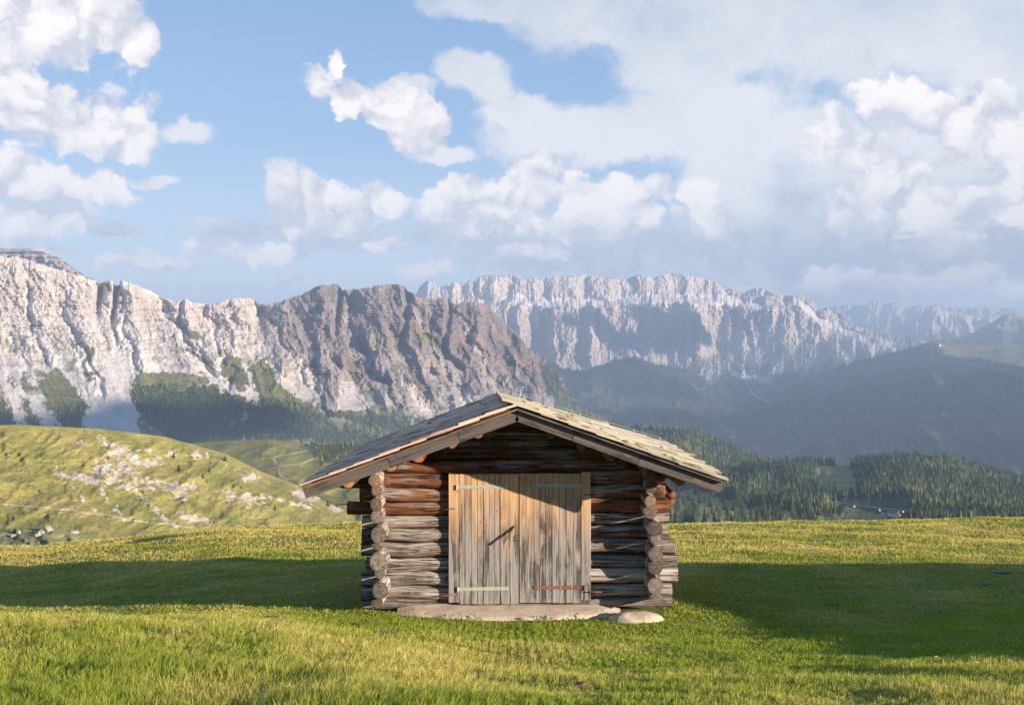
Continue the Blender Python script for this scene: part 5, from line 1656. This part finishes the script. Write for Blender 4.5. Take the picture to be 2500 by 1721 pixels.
def scatter_trees(name, s, cand, n, hmin, hmax, m, seed, kinds=(0, 1), tint=0.0, lo=True, wide=1.0):
    """A wood seen from far: many small trees as one mass."""
    r = np.random.default_rng(seed)
    ii = np.flatnonzero(r.random(cand.size) < cand.ravel())
    if not len(ii):
        return
    ii = r.choice(ii, min(n, len(ii)), replace=False)
    base = s.V.reshape(-1, 3)[ii] + r.normal(0, 1, (len(ii), 3)) * np.array([6, 6, 0])
    if lo:
        protos = []
        for k in range(4):
            q = np.random.default_rng(900 + k)
            V, T = [], []
            for (z0, z1, rr) in ((.0, .55, .23), (.25, .8, .17), (.5, 1.0, .10)):
                b0 = len(V)
                for a in range(5):
                    th = a / 5 * 6.283 + q.uniform(-.4, .4)
                    rad = rr * q.uniform(.7, 1.25)
                    V.append([math.cos(th) * rad, math.sin(th) * rad, z0 + q.uniform(-.05, .08)])
                V.append([q.uniform(-.02, .02), q.uniform(-.02, .02), z1])
                T += [[b0 + a, b0 + (a + 1) % 5, b0 + 5] for a in range(5)]
            protos.append((np.array(V), np.array(T), np.array([.25] * 5 + [.5] + [.35] * 5 + [.6] + [.45] * 5 + [.7])))
    else:
        protos = [CON[k] for k in kinds]
    which = r.integers(0, len(protos), len(ii))
    VV, TT, SS = [], [], []
    off_ = 0
    cl = fbm(base[:, 0] * .005, base[:, 1] * .005, 4, 7) * .5
    for k, (V, T, S) in enumerate(protos):
        b = base[which == k]
        if not len(b):
            continue
        h = r.uniform(hmin * .65, hmax * 1.12, len(b))
        th = r.uniform(0, 6.28, len(b))
        c, sn = np.cos(th)[:, None], np.sin(th)[:, None]
        w_ = wide * r.uniform(.85, 1.2, len(b))[:, None]
        X = (V[:, 0] * c - V[:, 1] * sn) * h[:, None] * w_ + b[:, :1]
        Y = (V[:, 0] * sn + V[:, 1] * c) * h[:, None] * w_ + b[:, 1:2]
        Z = V[:, 2] * h[:, None] + b[:, 2:] - h[:, None] * .04
        VV.append(np.stack([X, Y, Z], -1).reshape(-1, 3))
        TT.append((T[None] + (np.arange(len(b)) * len(V))[:, None, None]).reshape(-1, 3) + off_)
        sv = (r.uniform(-.22, .3, len(b)) + cl[which == k] + tint)[:, None]
        SS.append((S[None] + sv).ravel())
        off_ += len(b) * len(V)
    return tag(mk(name, np.concatenate(VV), np.concatenate(TT), m, attrs={'shade': np.concatenate(SS)}), kind='stuff')


scatter_trees("forest", S_L, (S_L.at['wood'] > .4) * .25 + (S_L.at['grass'] > .35) * .05 * (S_L.PY > 900), 12500, 10, 19, M_CONIFER2, 1, tint=.05)
scatter_trees("forest", S_V1, (S_V1.at['wood'] > .4) * .8 * np.where(fbm(S_V1.PX * .05, S_V1.PY * .09, 4, 612) > -.10, 1, .25), 14000, 18, 32, M_CONIFER, 2)
scatter_trees("forest", S_V2, (S_V2.at['wood'] > .4) * .8 * np.where(fbm(S_V2.PX * .05, S_V2.PY * .09, 4, 612) > -.10, 1, .25), 26000, 15, 27, M_CONIFER, 3)
scatter_trees("forest", S_V4, (S_V4.at['wood'] > .4) * .9 * np.where(fbm(S_V4.PX * .05, S_V4.PY * .09, 4, 612) > -.10, 1, .25), 9000, 14, 22, M_CONIFER, 4)
scatter_trees("forest", S_H2, (S_H2.at['wood'] > .3) * .5, 60, 7, 13, M_CONIFER, 6)
scatter_trees("forest", S_S, (S_S.at['wood'] > .5) * .25, 7000, 22, 40, M_CONIFER, 7)

# the near wood right of the hut: the trees that show largest stand singly, the rest as one mass
ok = (S_V5.at['clear'] < .5) & ~((S_V5.PX > 2030) & (S_V5.PX < 2235) & (S_V5.PY > 1218)) & (S_V5.PX > 1615) & (S_V5.PX < 2540) & (S_V5.at['path'] < .2)
dens = np.where(S_V5.at['low'] > .5, .04, .85) * ok * np.where(fbm(S_V5.PX * .05, S_V5.PY * .09, 4, 611) > -.12, 1, .22)
r5 = np.random.default_rng(11)
scatter_trees("forest", S_V5, dens * (S_V5.at['low'] < .5), 11000, 14, 24, M_CONIFER, 5, tint=-.12, lo=True, wide=1.1)
zones5 = [(1620, 1790, 1205, 1282, "conifer on the golden grass just right of the hut, beyond the meadow edge", "scattered conifers just right of the hut"),
          (1790, 2050, 1215, 1282, "conifer in the belt of trees along the meadow edge, right of the hut", "conifers in the belt above the meadow edge"),
          (2180, 2520, 1225, 1285, "conifer at the foot of the dark wooded hill at the right edge", "conifers at the foot of the wooded hill")]
tot = [70, 130, 90]
for (xa, xb, ya, yb, lab, grp), nn in zip(zones5, tot):
    sel = np.flatnonzero((ok & (S_V5.PX > xa) & (S_V5.PX < xb) & (S_V5.PY > ya) & (S_V5.PY < yb)).ravel())
    for ii in r5.choice(sel, min(nn, len(sel)), replace=False):
        p = S_V5.V.reshape(-1, 3)[ii]
        tree(int(r5.choice([0, 0, 1, 2])), p + np.array([0, 0, -.5]), r5.uniform(12, 22), lab, grp, M_CONIFER if r5.random() < .8 else M_CONIFER2, wide=r5.uniform(1.1, 1.5))

# ------------------------------------------------------------------ houses far down in the valley
M_PLASTER, _t, _b = mat("pale_plaster", .9, .1)
_b.inputs['Base Color'].default_value = (.74, .70, .65, 1)
M_ROOFT, _t, _b = mat("grey_brown_roof", .9, .1)
_b.inputs['Base Color'].default_value = (.20, .165, .145, 1)
house_src = None


def house(pos, w, label, group, rz):
    global house_src
    if house_src is None:
        o = bpy.data.objects.new("house", None)
        COL.objects.link(o)
        V = np.array([[-.5, -.4, 0], [.5, -.4, 0], [.5, .4, 0], [-.5, .4, 0], [-.5, -.4, .5], [.5, -.4, .5], [.5, .4, .5], [-.5, .4, .5], [-.5, 0, .72], [.5, 0, .72]])
        mk("wall", V, [np.array([[0, 1, 5, 4], [1, 2, 6, 5], [2, 3, 7, 6], [3, 0, 4, 7]]), np.array([[4, 8, 7], [5, 6, 9]])], M_PLASTER, o)
        Rf = []
        for s in (-1, 1):
            Rf += [[-.6, s * .52, .44], [.6, s * .52, .44], [.6, 0, .745], [-.6, 0, .745], [-.6, s * .52, .49], [.6, s * .52, .49], [.6, 0, .80], [-.6, 0, .80]]
        fq = [[0, 1, 2, 3], [4, 7, 6, 5], [0, 4, 5, 1], [1, 5, 6, 2], [0, 3, 7, 4]]
        mk("roof", Rf, np.array(fq + [[a + 8 for a in f] for f in fq]), M_ROOFT, o)
        house_src = o
    else:
        o = copy_tree(house_src)
    o.name = "house"
    o.location = pos
    o.rotation_euler = (0, 0, rz)
    o.scale = (w, w, w)
    return tag(o, label, "house", group)


rh = random.Random(21)
VIL = [((1748, 1800), (1050, 1070), 12, S_V1, None, "pale house in the upper part of the valley village, far below the hut's roof", "houses in the upper village"),
       ((1800, 1890), (1092, 1116), 18, S_V2, None, "pale house in the lower part of the valley village, beside the green meadow", "houses in the lower village"),
       ((1830, 1925), (964, 980), 12, S_V1, None, "tiny pale house in the hamlet at the head of the valley", "houses in the far hamlet")]
for (xa, xb), (ya, yb), n, s, _, lab, grp in VIL:
    for k in range(n):
        px = rh.uniform(xa, xb)
        py = ya + (yb - ya) * (px - xa) / (xb - xa) * (1 if 'upper' not in lab else 1) + rh.uniform(-6, 6)
        p, d = at_sheet(S_V2 if s is S_V4 else s, min(max(px, s.px[0] + 2 if s is not S_V4 else 1782), s.px[-1] - 2), py)
        if s is S_V4:
            p = P(px, py, 8200)
        house(p + np.array([0, 0, 1]), rh.uniform(20, 32), lab, grp, rh.uniform(0, 3))
for (px, py, s, w, lab) in ((2303, 1014, S_V2, 20, "lone farmhouse in the small clearing on the wooded slope"), (2290, 846, S_V2, 34, "mountain station building on the rim of the high meadow"), (2373, 893, S_V2, 18, "white house on the lower border of the high meadow"),
                            (2178, 1262, S_V5, 9, "farmhouse at the edge of the golden clearing, right of the belt of trees"), (2188, 1264, S_V5, 7, "small barn beside the farmhouse on the golden clearing")):
    p, d = at_sheet(s, px, py)
    house(p + np.array([0, 0, .5]), w, lab, None, rh.uniform(0, 3))

# gondola lift crossing the near valley
M_WHITEP, _t, _b = mat("white_cabin_paint", .4, .5)
_b.inputs['Base Color'].default_value = (.8, .8, .8, 1)
GD = 1250
cpts = [P(x, y, GD) for x, y in ((2030, 1224), (2085, 1231), (2147, 1240), (2204, 1244), (2262, 1246))]
mb = MB()
mb.add(*tube(cpts, .12, 5))
tag(mb.build("lift_cable", M_WIRE), "thin cable of the gondola lift crossing before the wooded hill", "cable")
for k, (px, py, lab) in enumerate(((2085, 1231, "white gondola, leftmost of four on the lift cable"), (2147, 1240, "white gondola, second from the left on the lift cable"), (2193, 1243, "white gondola, third from the left on the lift cable"), (2204, 1244, "white gondola, rightmost of four on the lift cable"))):
    p = P(px, py, GD)
    g_ = empty("gondola", p, lab, "gondola", "gondolas on the lift cable")
    mb = MB()
    mb.add(*blob((0, 0, -2.6), (1.2, 1.0, 1.2), 4, 14, 10, .04))
    mb.build("cabin", M_WHITEP, g_, True)
    mb = MB()
    mb.add(*tube([(0, 0, -.15), (.1, 0, -.8), (0, 0, -1.5)], .09, 5))
    mb.build("hanger", M_DARKIRON, g_, True)

# loose rubble on the pasture slope
rr_ = np.random.default_rng(31)
c_ = S_H1.at['scree']
ii = np.flatnonzero((rr_.random(c_.size) < (c_.ravel() ** 2) * .5))
ii = rr_.choice(ii, min(420, len(ii)), replace=False)
mb = MB()
pv_ = [blob((0, 0, 0), (1, .8, .6), 30 + k, 7, 5, .5, 1.3) for k in range(4)]
for q_ in ii:
    V, Fs = pv_[int(rr_.integers(0, 4))]
    mb.add(V * rr_.exponential(.36) + S_H1.V.reshape(-1, 3)[q_] + rr_.normal(0, .6, 3) * np.array([1, 1, 0]), Fs)
tag(mb.build("rubble", M_STONE), kind='stuff')


# ------------------------------------------------------------------ grass: single blades over the near meadow
def mat_grass():
    m = bpy.data.materials.new("grass_blades")
    m.use_nodes = True
    t = m.node_tree
    t.nodes.clear()
    h, s = attr(t, 'tip', 2), attr(t, 'straw', 2)
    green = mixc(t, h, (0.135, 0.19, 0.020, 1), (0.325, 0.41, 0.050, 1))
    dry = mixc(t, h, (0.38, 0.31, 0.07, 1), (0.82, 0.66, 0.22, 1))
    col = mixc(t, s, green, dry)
    a = nd(t, 'ShaderNodeBsdfDiffuse', {'Color': col})
    b = nd(t, 'ShaderNodeBsdfTranslucent', {'Color': col})
    mx = nd(t, 'ShaderNodeMixShader', {0: 0.42, 1: a.outputs[0], 2: b.outputs[0]})
    nd(t, 'ShaderNodeOutputMaterial', {0: mx.outputs[0]})
    return m


def grass(N, d0, d1, hmul, wmul, seed, name="grass"):
    r = np.random.default_rng(seed)
    d = d0 * (d1 / d0) ** r.random(N)
    u = r.uniform(-.72, .72, N)
    x = u * (d + 2.2)
    # tufts: pull blades together
    cx, cy = np.round(x / .09) * .09, np.round(d / .09) * .09
    hx = np.sin(cx * 127.1 + cy * 311.7) * 43758.5
    hx = hx - np.floor(hx)
    pull = .35 * (hx > .4)
    x = x + (cx - x) * pull + r.normal(0, .01, N)
    y = d + (cy - d) * pull + r.normal(0, .01, N)
    keep = np.ones(N, bool)
    keep &= ~((np.abs(x - .05) < 1.95) & (y > 13.0) & (y < 16.5))
    keep &= ~((np.abs(x + .07) < 1.45) & (y > 13.10 - .60 * np.clip(np.sin((x + 1.75) / 3.3 * math.pi), .12, 1) ** .45) & (y < 13.1) & (r.random(N) < .97))
    keep &= ~(((x - 1.57) / .34) ** 2 + ((y - 12.62) / .26) ** 2 < 1)
    for (sx, sy, sr) in soil_c:
        keep &= ~((((x - sx) / sr) ** 2 + ((y - sy) / (sr * .8)) ** 2 < .8) & (r.random(N) < .95))
    keep &= ground(x, y) > -4
    x, y, hx = x[keep], y[keep], hx[keep]
    n = len(x)
    z = ground(x, y)
    s = straw(x, y)
    uq = x / y
    long_ = .3 + .7 * sstep(.05, -.15, uq) * sstep(12.5, 9, y)
    H = hmul * (.027 + .042 * long_) * (.55 + .9 * r.random(n)) * (1 + .55 * fbm(x * 1.1, y * 1.1, 3, 431)) * (.8 + .5 * hx)
    H = H * (1 + .4 * sstep(16, 22, y))
    H = np.clip(H, .02, .30)
    w = wmul * np.maximum(.0018, .00034 * y) * r.uniform(.7, 1.5, n)
    th = r.uniform(0, 2 * np.pi, n)
    wind = .5 * fbm(x * .5, y * .5, 2, 441)
    lx = (.45 * np.cos(th) + .30 + wind * .4) * H
    ly = (.45 * np.sin(th) - .10) * H
    a = th + np.pi / 2 + r.normal(0, .4, n)
    ex, ey = np.cos(a) * w, np.sin(a) * w * .6
    c = np.stack([x, y, z - .01], -1)
    e = np.stack([ex, ey, 0 * ex], -1)
    m1 = c + np.stack([lx * .32, ly * .32, H * .62], -1)
    tip = c + np.stack([lx, ly, H * (1 - .25 * r.random(n))], -1)
    V = np.stack([c - e, c + e, m1 - e * .75, m1 + e * .75, tip], 1).reshape(-1, 3)
    k = np.arange(n)[:, None] * 5
    Q = np.array([[0, 1, 3, 2]]) + k
    T = np.array([[2, 3, 4]]) + k
    sv = np.clip(s + r.normal(0, .22, n) + .25 * (r.random(n) < .08), 0, 1)
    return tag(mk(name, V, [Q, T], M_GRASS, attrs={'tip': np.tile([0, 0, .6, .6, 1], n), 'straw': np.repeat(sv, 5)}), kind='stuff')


M_GRASS = mat_grass()
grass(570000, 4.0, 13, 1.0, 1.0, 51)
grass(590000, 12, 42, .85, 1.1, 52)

# broad dark leaves by the doorstep
mb = MB()
rl = random.Random(9)
for (cx_, n) in ((-.55, 26), (.40, 22), (.78, 18), (-.9, 12), (1.2, 10)):
    for k in range(n):
        x, y = cx_ + rl.gauss(0, .09), 12.45 + rl.gauss(0, .05)
        z = float(ground(np.array([x]), np.array([y]))[0])
        a, s_ = rl.uniform(0, 6.28), rl.uniform(.012, .03)
        h = rl.uniform(.03, .11)
        d = np.array([math.cos(a), math.sin(a), .35])
        e = np.array([-math.sin(a), math.cos(a), 0])
        c0 = np.array([x, y, z + h])
        mb.add(np.array([c0 - d * s_, c0 + e * s_ * .7, c0 + d * s_, c0 - e * s_ * .7]), np.array([[0, 1, 2, 3]]), 0)
        mb.add(*tube([(x, y, z - .01), c0 - d * s_], .002, 4))
tag(mb.build("weeds", M_STEM), kind='stuff')

# ------------------------------------------------------------------ clouds standing to the right of the view; their shadows lie on the valley and the walls
M_CLOUD, _t, _b = mat("white_cloud", 1.0, 0.0)
_b.inputs['Base Color'].default_value = (.85, .85, .87, 1)
SV = np.array(SDIR)
E1 = np.array([-SV[1], SV[0], 0]) / math.hypot(SV[0], SV[1])
HV = np.array([SV[0], SV[1], 0]) / math.hypot(SV[0], SV[1])


def cloud(target, dist, parts, label, seed):
    c0 = np.asarray(target, float) + SV * dist
    mb = MB()
    for k, (a, b_, ra, rb) in enumerate(parts):
        V, Fs = blob((0, 0, 0), (1, 1, 1), seed + k, 90, 50, .48, 1.9)
        V = c0 + E1 * a + np.array([0, 0, b_]) + V[:, :1] * E1 * ra + V[:, 1:2] * HV * min(ra, 500) + V[:, 2:3] * np.array([0, 0, rb])
        mb.add(V, Fs)
    org = c0
    o = mb.build("cloud", M_CLOUD, None, True, org)
    o.location = org
    tag(o, label, "cloud", "cumulus clouds out to the right of the view")


cloud(P(1470, 820, 12200), 9000, [(-270, 90, 150, 190), (-60, -170, 190, 130), (330, 30, 190, 270), (-480, 230, 90, 90), (560, -230, 190, 130), (170, -260, 180, 110)], "white cumulus cloud whose shadow lies on the table mountain", 1)
cloud(P(2080, 1000, 8800), 11500, [(500, 180, 400, 140), (-300, 60, 520, 160), (-1150, -50, 520, 160), (-2050, 60, 520, 250), (-2750, -150, 380, 120), (-600, 520, 400, 170), (-350, 850, 290, 160)], "broad white cumulus cloud whose shadow lies on the wooded valley", 21)
cloud(P(180, 1040, 3600), 9800, [(40, -40, 330, 75), (-420, -10, 260, 85), (430, -60, 300, 70)], "white cumulus cloud whose shadow lies on the screes", 41)

# ------------------------------------------------------------------ the air
HZ = (-42000, 42000, -4000, 26500, -2000, 1180)
HAZE = mk("haze", box8(*HZ), BOXF, bpy.data.materials.new("haze"))
tag(HAZE, kind='stuff')
hm = HAZE.data.materials[0]
hm.use_nodes = True
t = hm.node_tree
t.nodes.clear()
pvn = nd(t, 'ShaderNodeVolumePrincipled', {'Color': (0.36, 0.49, 0.72, 1), 'Density': 8.6e-5, 'Anisotropy': 0.0})
on = nd(t, 'ShaderNodeOutputMaterial')
t.links.new(pvn.outputs[0], on.inputs['Volume'])
